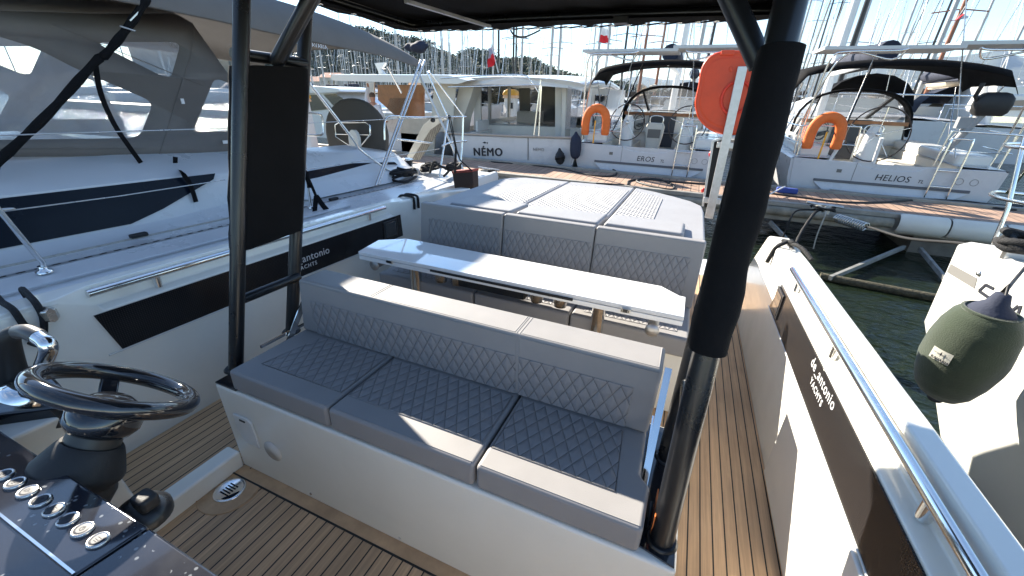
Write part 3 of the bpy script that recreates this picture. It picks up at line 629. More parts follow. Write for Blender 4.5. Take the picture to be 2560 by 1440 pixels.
for i in range(9):
    if i < 8:
        x = b_.x + (a.x - b_.x) * i / 6.35; s_ = (0.20 - (b_.y + (a.y - b_.y) * i / 6.35)) / 0.94
        c = dash(x, s_, 0.0); ax = V((0, 0.10, 0.94)).normalized()
        m = MB(); m.lathe([(0.0155, 0), (0.0155, 0.003), (0.0135, 0.006), (0.0125, 0.0045), (0, 0.0045)], c, ax, 24); k = con.part('push_switch', m, STEEL)
        m = MB(); m.lathe([(0.0112, 0.0046), (0.0085, 0.0052)], c, ax, 20); con.part('switch_ring', m, INK, k)
        ic = MB(); u = V((1, 0, 0)); v = ax.cross(u).normalized(); cc = c + ax * 0.0052
        if i % 3 == 0: ic.tube([cc - u * 0.004 + v * 0.003, cc + u * 0.004 + v * 0.003], 0.0006, 4); ic.tube([cc - u * 0.004 - v * 0.001, cc + u * 0.004 - v * 0.001], 0.0006, 4); ic.tube([cc - u * 0.003 - v * 0.004, cc + u * 0.003 - v * 0.004], 0.0006, 4)
        elif i % 3 == 1: ic.tube([cc + u * 0.004 * math.cos(q) + v * 0.004 * math.sin(q) for q in (0, 1, 2, 3, 4, 5)], 0.0006, 4, closed=True); ic.tube([cc, cc + v * 0.005], 0.0006, 4)
        else: ic.tube([cc - u * 0.004 - v * 0.003, cc - u * 0.004 + v * 0.004, cc + u * 0.001 + v * 0.003, cc + u * 0.001 - v * 0.002], 0.0006, 4, closed=True); ic.tube([cc + u * 0.002, cc + u * 0.005], 0.0006, 4)
        con.part('switch_icon', ic, INK, k)
# joystick beside the dashboard
kc = at(362, 1268, 2, 0.80)
joy = Thing('joystick', 'black mooring joystick with square knob at the dashboard edge', 'joystick', kc)
m = MB(); m.lathe([(0.05, -0.045), (0.05, -0.03), (0.042, -0.018), (0.03, -0.008), (0.012, 0.0)], kc + V((-0.028, 0.0, -0.0)), n=26); joy.part('base', m, BLKM)
m = MB(); m.box(kc.x - 0.022, kc.x + 0.020, kc.y - 0.012, kc.y + 0.022, kc.z - 0.004, kc.z + 0.028); ob = joy.part('knob', m, RUB, bevel=0.009)
# steering wheel
wc = at(296, 974, 2, 0.95); wn_ = V((0.06, 0.60, 0.80)).normalized(); wx_ = V((1, 0, 0)); wx_ = (wx_ - wn_ * wx_.dot(wn_)).normalized(); wy_ = wn_.cross(wx_)
sw = Thing('steering_wheel', 'glossy black steering wheel on a thick tilting column', 'steering wheel', wc)
R0 = 0.134
m = MB(); m.tube([wc + (wx_ * math.cos(a) + wy_ * math.sin(a)) * R0 for a in [2 * math.pi * i / 72 for i in range(72)]], 0.0185, 18, closed=True); rim_o = sw.part('rim', m, GLOSSB)
for ang in (20, 160, 270):
    d = wx_ * math.cos(math.radians(ang)) + wy_ * math.sin(math.radians(ang)); m = MB()
    m.bar(wc - wn_ * 0.055 + d * 0.035, wc - wn_ * 0.008 + d * (R0 - 0.006), 0.034, 0.012, up=wn_); sw.part('spoke', m, GLOSSB, bevel=0.004)
m = MB(); m.lathe([(0.0, -0.012), (0.03, -0.014), (0.058, -0.03), (0.066, -0.055), (0.066, -0.075), (0.055, -0.092), (0.04, -0.096)], wc, wn_, 30); sw.part('hub', m, GLOSSB)
m = MB(); m.lathe([(0.047, -0.094), (0.048, -0.126)], wc, wn_, 30); sw.part('collar', m, mat('dark_collar', (0.05, 0.05, 0.048), 0.4, metal=0.5))
c2 = wc - wn_ * 0.126; cd = (V((-0.10, -0.42, -0.55))).normalized()
m = MB(); m.tube(smooth_path([c2 + wn_ * 0.01, c2 - wn_ * 0.03, c2 - wn_ * 0.05 + cd * 0.03, c2 - wn_ * 0.04 + cd * 0.10, c2 - wn_ * 0.04 + cd * 0.22], 6), [0.052 + 0.026 * min(1, i / 8) - (0.006 if i in (10, 11) else 0) for i in range(25)], 24); sw.part('column', m, RUB)
m = MB(); q = c2 - wn_ * 0.04 + cd * 0.12; m.bar(q + V((0.05, 0, 0)), q + V((0.115, 0.01, -0.005)), 0.018, 0.01); sw.part('tilt_lever', m, RUB, bevel=0.003)
# throttle
tb = at(70, 985, 2, 0.88)
th = Thing('throttle', 'black throttle lever with chrome grip beside the steering wheel', 'throttle', tb)
bx = MB(); P_ = [at(-60, 1045, 2, 0.83), at(190, 1010, 2, 0.83), at(175, 985, 2, 0.84), at(120, 925, 2, 0.86), at(-60, 905, 2, 0.86)]
bx.prism(P_, (0, 0, -0.07)); th.part('control_box', bx, GLOSSB, bevel=0.008)
sc_ = at(90, 985, 2, 0.86)
m = MB(); m.lathe([(0.052, -0.02), (0.052, 0.004), (0.035, 0.016), (0.0, 0.018)], sc_ + V((-0.03, 0.0, 0)), (0.1, 0.5, 0.8), 30); rg_ = th.part('chrome_ring', m, CHROME)
m = MB(); m.lathe([(0.033, 0), (0.033, 0.012), (0.024, 0.014)], sc_, (0.1, 0.5, 0.8), 28); sb = th.part('start_button', m, RUB)
m = MB(); ax = V((0.1, 0.5, 0.8)).normalized(); u = V((1, 0, 0)) - ax * ax.x; u.normalize(); v = ax.cross(u); m.tube([sc_ + ax * 0.0135 + (u * math.cos(k / 24 * 6.283) + v * math.sin(k / 24 * 6.283)) * 0.0265 for k in range(24)], 0.0014, 6, closed=True)
th.part('red_ring', m, mat('ring_copper', (0.45, 0.08, 0.03), 0.4), sb)
for i, w_ in enumerate(('START', 'ENGINE', 'STOP')): words(w_, sc_ + ax * 0.0145 + v * (0.006 - i * 0.0085), u, v, 0.009, WHT, th, 'lettering', sb, align='CENTER', bold=0.0001)
m = MB()
for i in range(2):
    for j in range(2): q = at(152 + i * 24 - j * 2, 985 + j * 22, 2, 0.85); m.box(q.x - 0.011, q.x + 0.011, q.y - 0.007, q.y + 0.007, q.z, q.z + 0.004)
th.part('keypad', m, RUB, bevel=0.001)
l0 = at(30, 925, 2, 0.90); l1 = at(20, 850, 2, 1.0); l2 = at(45, 830, 2, 1.02); l3 = at(100, 845, 2, 1.02); l4 = at(122, 870, 2, 1.0); l5 = at(105, 920, 2, 0.93)
m = MB(); m.tube(smooth_path([l0 + V((-0.03, 0, -0.03)), l0, l1, l2], 6), [0.033, 0.033, 0.032, 0.031, 0.030, 0.029, 0.028, 0.026, 0.025, 0.024, 0.023, 0.022, 0.021, 0.02, 0.019, 0.018, 0.018, 0.018, 0.018], 14); th.part('lever', m, RUB)
GP = smooth_path([l2, (l2 + l3) / 2 + V((0, 0, 0.008)), l3, l4, l5], 6); m = MB(); m.tube(GP[:12], 0.0175, 14); th.part('grip', m, mat('dark_grip', (0.06, 0.06, 0.062), 0.35)); m = MB(); m.tube(GP[11:], 0.0165, 14); th.part('grip_end', m, CHROME)
m = MB(); m.ball(at(-30, 905, 2, 0.9), 0.06, 20, 14, (1.2, 0.8, 0.7)); th.part('gimbal_housing', m, RUB)
# ================================================================ the sailing yacht berthed on the left (boat frame)
from mathutils.geometry import tessellate_polygon
def holed(outer, holes, fx, th=0.0):
    """polygon in (y,z) with holes, laid on x=fx(y,z)"""
    loops = [[V((p[0], p[1], 0)) for p in outer]] + [[V((p[0], p[1], 0)) for p in h] for h in holes]
    tri = tessellate_polygon(loops); flat = [p for l in loops for p in l]
    mb = MB(); mb.add([(fx(p.x, p.y), p.x, p.y) for p in flat], [tuple(t) for t in tri], True); return mb
def px2(pts, x): return [(lambda q: (q.y, q.z))(at(a, b, 0, x)) for a, b in pts]
def rnd(poly, k=4):
    """round the corners of a 2D polygon a little"""
    out = []; n = len(poly)
    for i in range(n):
        a, b_, c = V(poly[i - 1]), V(poly[i]), V(poly[(i + 1) % n])
        r_ = min(0.07, (a - b_).length * 0.4, (c - b_).length * 0.4)
        p = b_ + (a - b_).normalized() * r_; q = b_ + (c - b_).normalized() * r_
        for j in range(k + 1):
            t = j / k; w = p * (1 - t) ** 2 + b_ * 2 * t * (1 - t) + q * t * t; out.append((w[0], w[1]))
    return out
ny = Thing('sailing_yacht', 'white sailing yacht with grey cockpit tent and bimini moored close on our left', 'sailing yacht', (-5.2, 1.5, 0.6))
NX = -5.2
def nsec(y, s):  # s: list of (x,z)
    return [(x, y, z) for x, z in s]
hullp = [(-4.6, -0.9), (-2.95, -0.75), (-2.72, 0.1), (-2.60, 0.58), (-2.625, 0.655), (-2.68, 0.662), (-2.72, 0.635)]
def full(y, mid, tops, sc_=1.0):
    return nsec(y, [(NX + (x - NX) * sc_, z) for x, z in hullp + mid + tops])
D0 = [(-3.10, 0.645), (-3.12, 0.652), (-3.16, 0.652), (-3.18, 0.645), (-3.40, 0.655)]
cab = [(-3.47, 0.69), (-3.49, 0.70), (-3.555, 0.985), (-3.575, 0.995), (-3.70, 1.03), (-4.05, 1.13), (NX, 1.22)]
cab2 = [(-3.50, 0.70), (-3.54, 0.73), (-3.58, 0.95), (-3.60, 0.965), (-3.72, 1.01), (-4.05, 1.10), (NX, 1.15)]
coam = [(-3.30, 0.665), (-3.44, 0.80), (-3.50, 0.82), (-3.66, 1.00), (-3.72, 1.03), (-3.95, 1.06), (-4.0, 0.75)]
coam2 = [(-3.40, 0.665), (-3.52, 0.76), (-3.56, 0.77), (-3.72, 0.90), (-3.78, 0.93), (-3.98, 0.95), (-4.05, 0.75)]
low = [(-3.45, 0.665), (-3.55, 0.67), (-3.6, 0.672), (-3.72, 0.675), (-3.78, 0.68), (-3.98, 0.68), (-4.05, 0.67)]
secs = [full(-2.2, D0, cab, 0.93), full(0.3, D0, cab), full(1.75, D0, cab), full(2.35, D0, cab2), full(2.9, D0, coam), full(4.05, D0, coam), full(4.75, D0, coam2), full(5.15, D0, low), full(5.75, D0, low, 0.985)]
m = MB(); m.loft(secs, smooth=False); m2 = MB(); m2.loft([[(2 * NX - p[0], p[1], p[2]) for p in s][::-1] for s in secs], smooth=False)
m.add(m2.v, m2.f)
e = secs[-1]; m.add(list(e) + [(2 * NX - p[0], p[1], p[2]) for p in e][::-1], [tuple(range(2 * len(e)))[::-1]])
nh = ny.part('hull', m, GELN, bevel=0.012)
m = MB(); m.add([(-4.0, 2.4, 0.55), (-6.4, 2.4, 0.55), (-6.4, 5.2, 0.55), (-4.0, 5.2, 0.55)], [(0, 1, 2, 3)]); ny.part('cockpit_floor', m, GELN)
# navy window band
def onside(px, py, x): q = at(px, py, 0, x); return q
def sidex(z): return -3.49 - (z - 0.70) * 0.2281 + 0.006
m = MB()
poly = [(-2.0, 0.715), (1.50, 0.715), (1.72, 0.775), (2.15, 0.93), (2.18, 0.972), (-2.0, 0.978)]
m.add([(sidex(z), y, z) for y, z in poly] + [(sidex(z) - 0.004, y, z) for y, z in poly], [tuple(range(6))] + [(i, 6 + i, 6 + (i + 1) % 6, (i + 1) % 6) for i in range(6)]); ny.part('navy_window_band', m, NAVY)
m = MB(); a_ = [at(746, 432, 0, -3.50), at(746, 452, 0, -3.50), at(1000, 418, 0, -3.58), at(985, 405, 0, -3.58), at(880, 408, 0, -3.55)]
m.prism(a_, (0.012, 0, 0)); ny.part('navy_stripe', m, NAVY)
# perforated toe track, with cars
TRK = mat('track_alu', (0.45, 0.45, 0.46), 0.4, metal=0.7)
m = MB(); m.box(-3.155, -3.125, -2.0, 4.5, 0.648, 0.658); tk = ny.part('toe_track', m, TRK)
m = MB()
for i in range(70): m.box(-3.149, -3.131, -0.6 + i * 0.07, -0.565 + i * 0.07, 0.6585, 0.6592)
ny.part('track_holes', m, RUB, tk)
for y, k in ((1.45, -3.33), (2.98, -3.14)):
    m = MB(); m.box(k - 0.02, k + 0.02, y - 0.05, y + 0.05, 0.658, 0.685); ny.part('track_car', m, RUB, bevel=0.009)
for x in (-3.33, -2.86): m = MB(); m.tube([(x, -2, 0.656), (x, 2.9, 0.652)], 0.009, 8); ny.part('deck_line', m, GELN if x > -3 else ROPEW)
# stanchions and lifelines
SX = -3.06
st = [[at(112, 682, 2, 0.65)] + [at(106, 655, 0, SX), at(92, 640, 0, SX), at(0, 528, 0, SX + 0.02), at(-60, 455, 0, SX + 0.03)]]
m = MB(); m.tube(st[0], 0.0125, 12); m.lathe([(0.035, 0), (0.035, 0.012), (0.018, 0.02), (0.018, 0.04)], st[0][0], n=16); ny.part('stanchion', m, CHROME)
b0 = at(778, 520, 2, 0.65); m = MB(); m.tube([b0, at(745, 300, 0, SX - 0.03)], 0.0125, 12); m.lathe([(0.03, 0), (0.03, 0.012), (0.018, 0.02)], b0, n=16); ny.part('stanchion', m, CHROME)
for pts, nm in (([(-40, 340), (580, 320), (745, 309), (1140, 290)], 'guard_wire'), ([(-40, 535), (20, 527), (300, 490), (580, 447), (760, 425), (1100, 372)], 'guard_wire')):
    m = MB(); m.tube([at(a, b, 0, SX) for a, b in pts], 0.0035, 6); ny.part(nm, m, STEEL)
m = MB(); m.ball(at(10, 525, 0, SX), 0.012, 10, 6, (0.8, 3.5, 0.8)); ny.part('wire_terminal', m, STEEL)
# cockpit tent
TX = -4.0
def tx(y, z): return TX - 0.10 * (z - 1.1) - max(0, z - 1.85) ** 2 * 1.2
outer = px2([(-260, 400), (0, 393), (370, 388), (412, 413), (470, 416), (600, 398), (668, 385), (655, 330), (578, 178), (517, 58), (490, 38), (470, 30), (250, 32), (0, 24), (-260, 20)], TX)
w1 = rnd(px2([(-240, 60), (0, 85), (110, 122), (195, 168), (392, 255), (352, 345), (0, 350), (-240, 355)], TX))
w2 = rnd(px2([(250, 104), (471, 104), (440, 192), (415, 190)], TX))
w3 = rnd(px2([(485, 331), (548, 193), (600, 215), (632, 325)], TX))
tent = holed(outer, [w1, w2, w3], tx)
# flatten roof: from top edge inwards
top = [p for p in px2([(517, 58), (490, 38), (470, 30), (250, 32), (0, 24), (-260, 20)], TX)]
rows = []
for k, (dx, dz) in enumerate(((0, 0), (0.10, 0.045), (0.30, 0.085), (0.65, 0.12), (1.2, 0.14))):
    rows.append([(tx(y, z) - dx, y - (0.05 * k if i < 2 else 0), z + dz) for i, (y, z) in enumerate(top)])
tent.loft(rows)
mi = MB(); mi.add([(2 * NX - p.x, p.y, p.z) for p in tent.v], [tuple(reversed(f)) for f in tent.f], True); tent.add(mi.v, mi.f, True)
tn = ny.part('cockpit_tent', tent, FABG); s_ = tn.modifiers.new('Solid', 'SOLIDIFY'); s_.thickness = 0.006
for w in (w1, w2, w3):
    c = MB(); tri = tessellate_polygon([[V((p[0], p[1], 0)) for p in w]]); c.add([(tx(p[0], p[1]) - 0.004, p[0], p[1]) for p in w], [tuple(t_) for t_ in tri], True)
    q_ = ny.part('clear_window', c, CLEARV, tn)
for a, b_ in (((0, 372), (360, 372)), ((150, 60), (520, 215)), ((517, 70), (395, 400))):
    m = MB(); p0 = at(*a, 0, TX + 0.012); p1 = at(*b_, 0, TX + 0.012); n_ = 14
    m.tube([(tx(0, (p0 + (p1 - p0) * i / n_).z) + 0.004, (p0 + (p1 - p0) * i / n_).y, (p0 + (p1 - p0) * i / n_).z) for i in range(n_ + 1)], 0.0025, 5); ny.part('tent_seam', m, FABG, tn)
q = at(456, 253, 0, TX + 0.02); m = MB(); m.box(q.x, q.x + 0.006, q.y - 0.012, q.y + 0.012, q.z - 0.02, q.z + 0.02); ny.part('snap_tag', m, SILVER, tn)
q = at(565, 355, 0, TX + 0.02); m = MB(); m.box(q.x, q.x + 0.003, q.y - 0.03, q.y + 0.015, q.z - 0.014, q.z + 0.014); ny.part('maker_tag', m, SILVER, tn)
words('BAVARIA', (q.x + 0.002, q.y + 0.03, q.z - 0.012), (0, 1, 0), (0, 0, 1), 0.034, SILVER, ny, 'lettering', tn)
# things seen inside through the clear windows
m = MB(); m.tube([(-4.6, 0.9, 0.7), (-4.55, 1.35, 2.05)], 0.014, 8); m.tube([(-4.75, 0.9, 0.7), (-4.7, 1.5, 2.05)], 0.014, 8); m.tube([(-5.9, 0.7, 1.0), (-5.9, 1.9, 1.75)], 0.014, 8); ny.part('tent_hoops', m, STEEL)
# bimini
bim = MB(); rows = []
for y, ze, zt in ((0.6, 2.13, 2.42), (1.6, 2.16, 2.50), (2.5, 2.16, 2.54), (3.3, 2.16, 2.55), (4.0, 2.16, 2.53), (4.6, 2.13, 2.46), (5.05, 2.09, 2.36), (5.35, 2.06, 2.26)):
    row = []
    for i in range(19):
        t_ = math.pi * i / 18; row.append((NX + 1.55 * math.copysign(abs(math.cos(t_)) ** 0.85, math.cos(t_)), y + 0.12 * math.sin(t_), ze + (zt - ze) * math.sin(t_) ** 0.75 - (0.10 * (1 - math.sin(t_)) if 2.6 < y < 4.3 else 0.12 * (1 - math.sin(t_)) * 0.6)))
    rows.append(row)
bim.loft(rows); bo = ny.part('bimini', bim, FABG); s_ = bo.modifiers.new('Solid', 'SOLIDIFY'); s_.thickness = 0.008; bo.modifiers.new('Sub', 'SUBSURF').render_levels = 1
q = at(745, 104, 0, -3.53); m = MB(); m.box(q.x, q.x + 0.003, q.y - 0.04, q.y + 0.10, q.z - 0.02, q.z + 0.025); ny.part('maker_tag', m, SILVER, bo)
words('BAVARIA', (q.x + 0.004, q.y + 0.12, q.z - 0.022), (0, 1, 0), (-0.35, 0, 1), 0.055, SILVER, ny, 'lettering', bo, space=1.05)
for k in (0, 1):
    m = MB(); t0 = at(1052 + 10 * k, 150, 0, -3.62); m.tube([t0, at(940 + 6 * k, 468 - 3 * k, 2, 0.66) + V((0, 0, 0.02))], 0.0135, 12); ny.part('bimini_pole', m, CHROME)
m = MB(); m.tube(smooth_path([at(740, 165, 0, -3.66), at(880, 345, 0, -3.55), at(905, 378, 0, -3.53), at(990, 440, 0, -3.42)], 5), 0.0135, 12); ny.part('bimini_pole', m, CHROME)
m = MB(); m.tube([at(968, 165, 0, -3.9), at(1003, 232, 0, -3.95)], 0.012, 10); ny.part('bimini_pole', m, CHROME)
for k in (0, 1):
    m = MB(); m.tube([at(1066 + 6 * k, 178, 0, -3.7), at(1118 + 40 * k, 290, 0, -3.45)], 0.012, 10); ny.part('bimini_pole', m, CHROME)
m = MB(); m.tube([at(1045, 180, 0, -3.9), at(1160, 430, 0, -3.25)], 0.02, 12); ny.part('davit_pole', m, ALU)
# boom with its sail bag above the bimini
m = MB(); m.tube([(NX, -1.0, 2.95), (NX, 5.3, 3.0)], 0.07, 10); ny.part('boom', m, WHITEP)
m = MB(); m.tube([(NX + 0.02 * math.sin(i), -1.0 + i * 0.45, 3.22 + 0.02 * math.sin(i * 1.7)) for i in range(15)], [0.34 - 0.011 * i for i in range(15)], 14); ny.part('sail_bag', m, FABG)
m = MB(); m.tube([(NX, -1.3, 1.2), (NX, -1.4, 16)], 0.11, 12); ny.part('mast', m, WHITEP)
# bundle at the bimini end
m = MB(); c_ = at(1040, 118, 0, -4.3); m.ball(c_, 0.12, 44, 30, (2.0, 0.8, 0.6)); 
m.v = [p + (p - c_).normalized() * (0.06 * noise.noise(p * 7) + 0.02 * noise.noise(p * 18)) for p in m.v]; ny.part('folded_canvas', m, MATS.setdefault('navycanvas', mat('navy_canvas', (0.02, 0.025, 0.045), 0.85, bump=(0.4, 40, 0.01))))
# pushpit rails at the stern
RX = -3.12
def rail(pts, r_=0.0125, x=RX, nm='pushpit_rail'):
    mm = MB(); mm.tube(smooth_path([at(a, b, 0, x) for a, b in pts], 4), r_, 10); return ny.part(nm, mm, CHROME)
rail([(1098, 446), (1108, 380), (1121, 293)]); rail([(1150, 425), (1156, 360), (1158, 292)], x=-3.0)
rail([(1000, 293), (1080, 294), (1165, 292)]); rail([(1105, 365), (1130, 356), (1166, 353)], x=-3.0)
rail([(962, 350), (962, 305), (972, 292), (1000, 291)], x=-3.7); rail([(985, 348), (1030, 352), (1080, 358)], x=-3.5)
rail([(745, 283), (795, 284), (805, 295), (808, 325), (800, 338), (745, 336)], x=-4.6)
for a in ((1122, 293), (1082, 300)):
    m = MB(); m.ball(at(*a, 0, RX), 0.03, 10, 8, (1, 1.2, 1)); ny.part('rail_clamp', m, RUB)
# wheel under a taupe cover
wcn = at(895, 335, 0, -4.35); cv = MB(); cv.lathe([(0.0, -0.02), (0.42, -0.015), (0.455, 0.0), (0.455, 0.05), (0.42, 0.075), (0, 0.085)], wcn, (0.25, -0.97, 0.0), 40)
cv.v = [V((p.x, p.y, p.z)) if p.z > wcn.z - 0.1 else V((wcn.x + (p.x - wcn.x) * (1.0 + 0.12 * (wcn.z - 0.1 - p.z)), p.y, p.z - 0.08)) for p in cv.v]
wco = ny.part('wheel_cover', cv, MATS.setdefault('taupe', mat('taupe_dark_canvas', (0.075, 0.068, 0.06), 0.9, bump=(0.3, 200, 0.003))))
def rail2(pts, y):
    mm = MB(); mm.tube([at(a, b, 1, y) for a, b in pts], 0.011, 10, closed=True); return ny.part('rail_loop', mm, CHROME)
yy = wcn.y - 0.16
rail2([(838, 312), (848, 306), (915, 306), (925, 314), (926, 336), (905, 362), (872, 362), (840, 342)], yy)
m = MB(); m.tube([at(838, 335, 1, yy), at(924, 337, 1, yy)], 0.009, 8); ny.part('rail_loop', m, CHROME)
m = MB(); c_ = at(883, 352, 1, yy - 0.05); m.prism([c_ + V((x * 0.085, 0, z * 0.14)) for x, z in ((-1, -1.2), (1, -1.2), (1, 0.3), (0.75, 0.75), (0.3, 1), (-0.3, 1), (-0.75, 0.75), (-1, 0.3))], (0, 0.06, 0)); ny.part('cockpit_speaker_pod', m, GELW, bevel=0.01)
# winch, ropes, block
wn = at(1020, 410, 0, -3.72); m = MB(); m.lathe([(0.09, -0.16), (0.085, -0.10), (0.065, -0.06), (0.062, 0.02), (0.08, 0.05), (0.085, 0.06)], wn, n=24); w_ = ny.part('winch', m, RUB)
m = MB(); m.lathe([(0.085, 0.06), (0.086, 0.075), (0.05, 0.082), (0.03, 0.078), (0, 0.078)], wn, n=24); ny.part('winch_top', m, CHROME, w_)
random.seed(3)
coil = MB()
def scribble(cx, cy, cz, rx, ry, loops, r_, seed):
    random.seed(seed); pts = []
    for i in range(loops * 8):
        a = i / 8 * 2 * math.pi * 1.13; k = 0.6 + 0.5 * random.random()
        pts.append((cx + rx * k * math.cos(a), cy + ry * k * math.sin(a), cz + 0.05 * random.random() + 0.012 * i / 8))
    return smooth_path(pts, 3)
c1 = at(1010, 440, 2, 0.70); c2_ = at(1085, 420, 2, 0.72)
m = MB(); m.tube(smooth_path([at(1000, 440, 2, 0.72), at(965, 450, 2, 0.68), at(935, 452, 2, 0.675), at(932, 438, 2, 0.69), at(950, 432, 2, 0.68), at(975, 448, 2, 0.68), at(1010, 455, 2, 0.68), at(1040, 442, 2, 0.68)], 6), 0.017, 8)
m.tube(scribble(c1.x, c1.y, 0.69, 0.10, 0.22, 5, 0.016, 2), 0.016, 8); m.tube(scribble(c2_.x, c2_.y - 0.1, 0.69, 0.10, 0.16, 5, 0.016, 5), 0.016, 8)
m.tube(smooth_path([at(1075, 432, 2, 0.70), at(1085, 405, 2, 0.85), at(1100, 415, 2, 0.8), at(1122, 425, 2, 0.72), at(1110, 440, 2, 0.69)], 5), 0.017, 8)
solo('mooring_rope', m, ROPEB, 'tangled black mooring rope lying on the stern quarter of the yacht with the bimini', 'rope', c1)
m = MB(); q = at(1133, 428, 2, 0.72); m.tube(scribble(q.x, q.y, 0.72, 0.09, 0.16, 5, 0.018, 9), 0.018, 8); solo('mooring_rope', m, ROPEB, 'black rope bundle beside the dark bag on the yacht stern', 'rope', q)
m = MB(); q = at(1030, 440, 2, 0.66); m.box(q.x - 0.05, q.x + 0.05, q.y - 0.1, q.y + 0.1, 0.65, 0.73); ny.part('jib_block', m, STEEL, bevel=0.025)
m = MB(); m.tube(smooth_path([wn + V((0, 0.05, 0)), at(1030, 415, 2, 0.75), q + V((0, 0, 0.06))], 6), 0.01, 8); ny.part('white_sheet', m, ROPEW)
# passerelle folded up on the stern
g0 = at(1040, 400, 1, 6.2); g1 = at(1090, 300, 1, 6.0)
gp = Thing('boarding_plank', 'short white boarding plank with teak tread tilted up at the stern of the left yacht', 'gangway', at(1030, 395, 1, 6.3))
sd_ = [at(1017, 392, 1, 6.2), at(1048, 396, 1, 6.2), at(1122, 315, 1, 5.9), at(1108, 300, 1, 5.85), at(1080, 300, 1, 5.85), at(1062, 318, 1, 5.95)]
m = MB(); m.prism([sd_[0], at(1028, 400, 1, 6.2), at(1075, 325, 1, 5.95), at(1113, 298, 1, 5.85), at(1088, 288, 1, 5.85), at(1058, 312, 1, 5.95)], (0, 0.06, 0)); gp.part('side_frame', m, CREAM, bevel=0.006)
m = MB(); m.add([at(1028, 401, 1, 6.2), at(1050, 400, 1, 6.2), at(1100, 325, 1, 5.95), at(1112, 300, 1, 5.85), at(1076, 325, 1, 5.95)], [(0, 1, 2, 3, 4)])
GREYT = teak('grey_teak', 0, 0.04, 0.006, (0.30, 0.27, 0.23)); gp.part('tread', m, GREYT)
# bag hanging at the corner and its straps
bg_ = at(1157, 430, 1, 4.3)
bag = Thing('fender_bag', 'dark brown square bag with red rim hanging on the stern corner of the left yacht', 'bag', at(1157, 480, 1, 4.3))
A = [at(1130, 432, 1, 4.3), at(1182, 428, 1, 4.3), at(1184, 480, 1, 4.3), at(1138, 486, 1, 4.3)]
m = MB(); m.prism(A, (0, 0.14, 0)); bag.part('body', m, mat('brown_canvas', (0.035, 0.025, 0.022), 0.9, bump=(0.4, 90, 0.004)), bevel=0.012)
m = MB(); m.prism([A[0] + V((0, -0.01, 0.02)), A[1] + V((0, -0.01, 0.02)), A[1] + V((0, -0.01, -0.008)), A[0] + V((0, -0.01, -0.008))], (0, 0.16, 0)); bag.part('rim', m, mat('dull_red_canvas', (0.22, 0.045, 0.035), 0.85), bevel=0.005)
m = MB(); k0 = at(1124, 296, 1, 4.2); k1 = at(1140, 370, 1, 4.25)
for d in (-0.03, 0.03): m.tube([k0 + V((d * 0.4, 0, 0)), k1 + V((d * 0.2, 0, 0))], 0.006, 6)
m.tube([k1, at(1137, 432, 1, 4.28)], 0.014, 6); m.tube([k1, at(1150, 400, 1, 4.3), at(1181, 428, 1, 4.28)], 0.008, 6); bag.part('strap', m, ROPEB)
# black straps over the tent
def strap(pts, x, w, mt=FABB, nm='strap', lab='', xs=None, tk_=0.012):
    mm = MB(); P = smooth_path([at(a, b, 0, x if xs is None else xs[i]) for i, (a, b) in enumerate(pts)], 5)
    for i in range(len(P) - 1):
        pass
    mm.tube(P, [w * (1 + 0.12 * math.sin(i * 1.9)) for i in range(len(P))], 10); return solo(nm, mm, mt, lab, 'strap', P[-1])
strap([(368, -5), (322, 65), (265, 135), (238, 155), (120, 285), (0, 400), (-20, 425)], -3.6, 0.024, lab='thick black padded strap running diagonally across the grey cockpit tent', xs=[-3.65, -3.68, -3.72, -3.75, -3.78, -3.70, -3.7])
m = MB(); q = at(318, 68, 0, -3.66); m.tube([q + V((0, -0.04, 0.0)), q + V((0, 0.04, -0.015))], 0.006, 6); m.bar(at(322, 52, 0, -3.66), at(366, 8, 0, -3.66), 0.03, 0.008); solo('strap_buckle', m, STEEL, 'small steel buckle on the thick black strap', 'buckle', q)
def ribbon(P, w, nrm=(1, 0, 0), t_=0.003):
    mm = MB(); nn = V(nrm); secs = []
    for i, p in enumerate(P):
        d = (P[min(i + 1, len(P) - 1)] - P[max(i - 1, 0)]).normalized(); s_ = d.cross(nn).normalized() * w / 2
        secs.append([p - s_, p + s_, p + s_ + nn * t_, p - s_ + nn * t_])
    mm.loft(secs, closed=True, caps=True, smooth=False); return mm
P = smooth_path([at(a, b, 0, -3.82) for a, b in ((238, 160), (252, 235), (285, 310), (325, 370), (352, 407))], 5)
solo('strap', ribbon(P, 0.032), FABB, 'narrow black webbing strap hanging down over the clear tent window', 'strap', P[-1])
P = [at(438, 392, 0, -3.80), at(438, 418, 0, -3.80), at(448, 430, 0, -3.66)] + smooth_path([at(a, b, 0, -3.5) for a, b in ((455, 432), (472, 455), (482, 480), (490, 505))], 4)
solo('strap', ribbon(P, 0.034), FABB, 'short black webbing strap with tag hanging over the navy window band', 'strap', P[0])
P = [at(790, 490, 0, -3.0), at(787, 520, 0, -3.0), at(786, 548, 0, -3.0)]
m = ribbon(P, 0.05); m2 = ribbon([at(790, 490, 0, -3.0), at(808, 515, 0, -2.98), at(828, 538, 0, -2.95)], 0.05); m.add(m2.v, m2.f)
m.tube(smooth_path([at(775, 470, 0, -3.02), at(770, 440, 0, -3.03), at(760, 425, 0, -3.04), at(775, 455, 0, -3.0), at(790, 490, 0, -3.0)], 5), 0.012, 6)
m.tube(smooth_path([at(744, 400, 0, -3.05), at(752, 420, 0, -3.05), at(768, 450, 0, -3.03), at(772, 470, 0, -3.02)], 4), 0.014, 6); m.tube([at(760, 440, 0, -3.03), at(757, 520, 0, -3.04)], 0.006, 6)
solo('strap', m, FABB, 'knotted black line and forked webbing on the stanchion behind the covered post', 'strap', P[0])
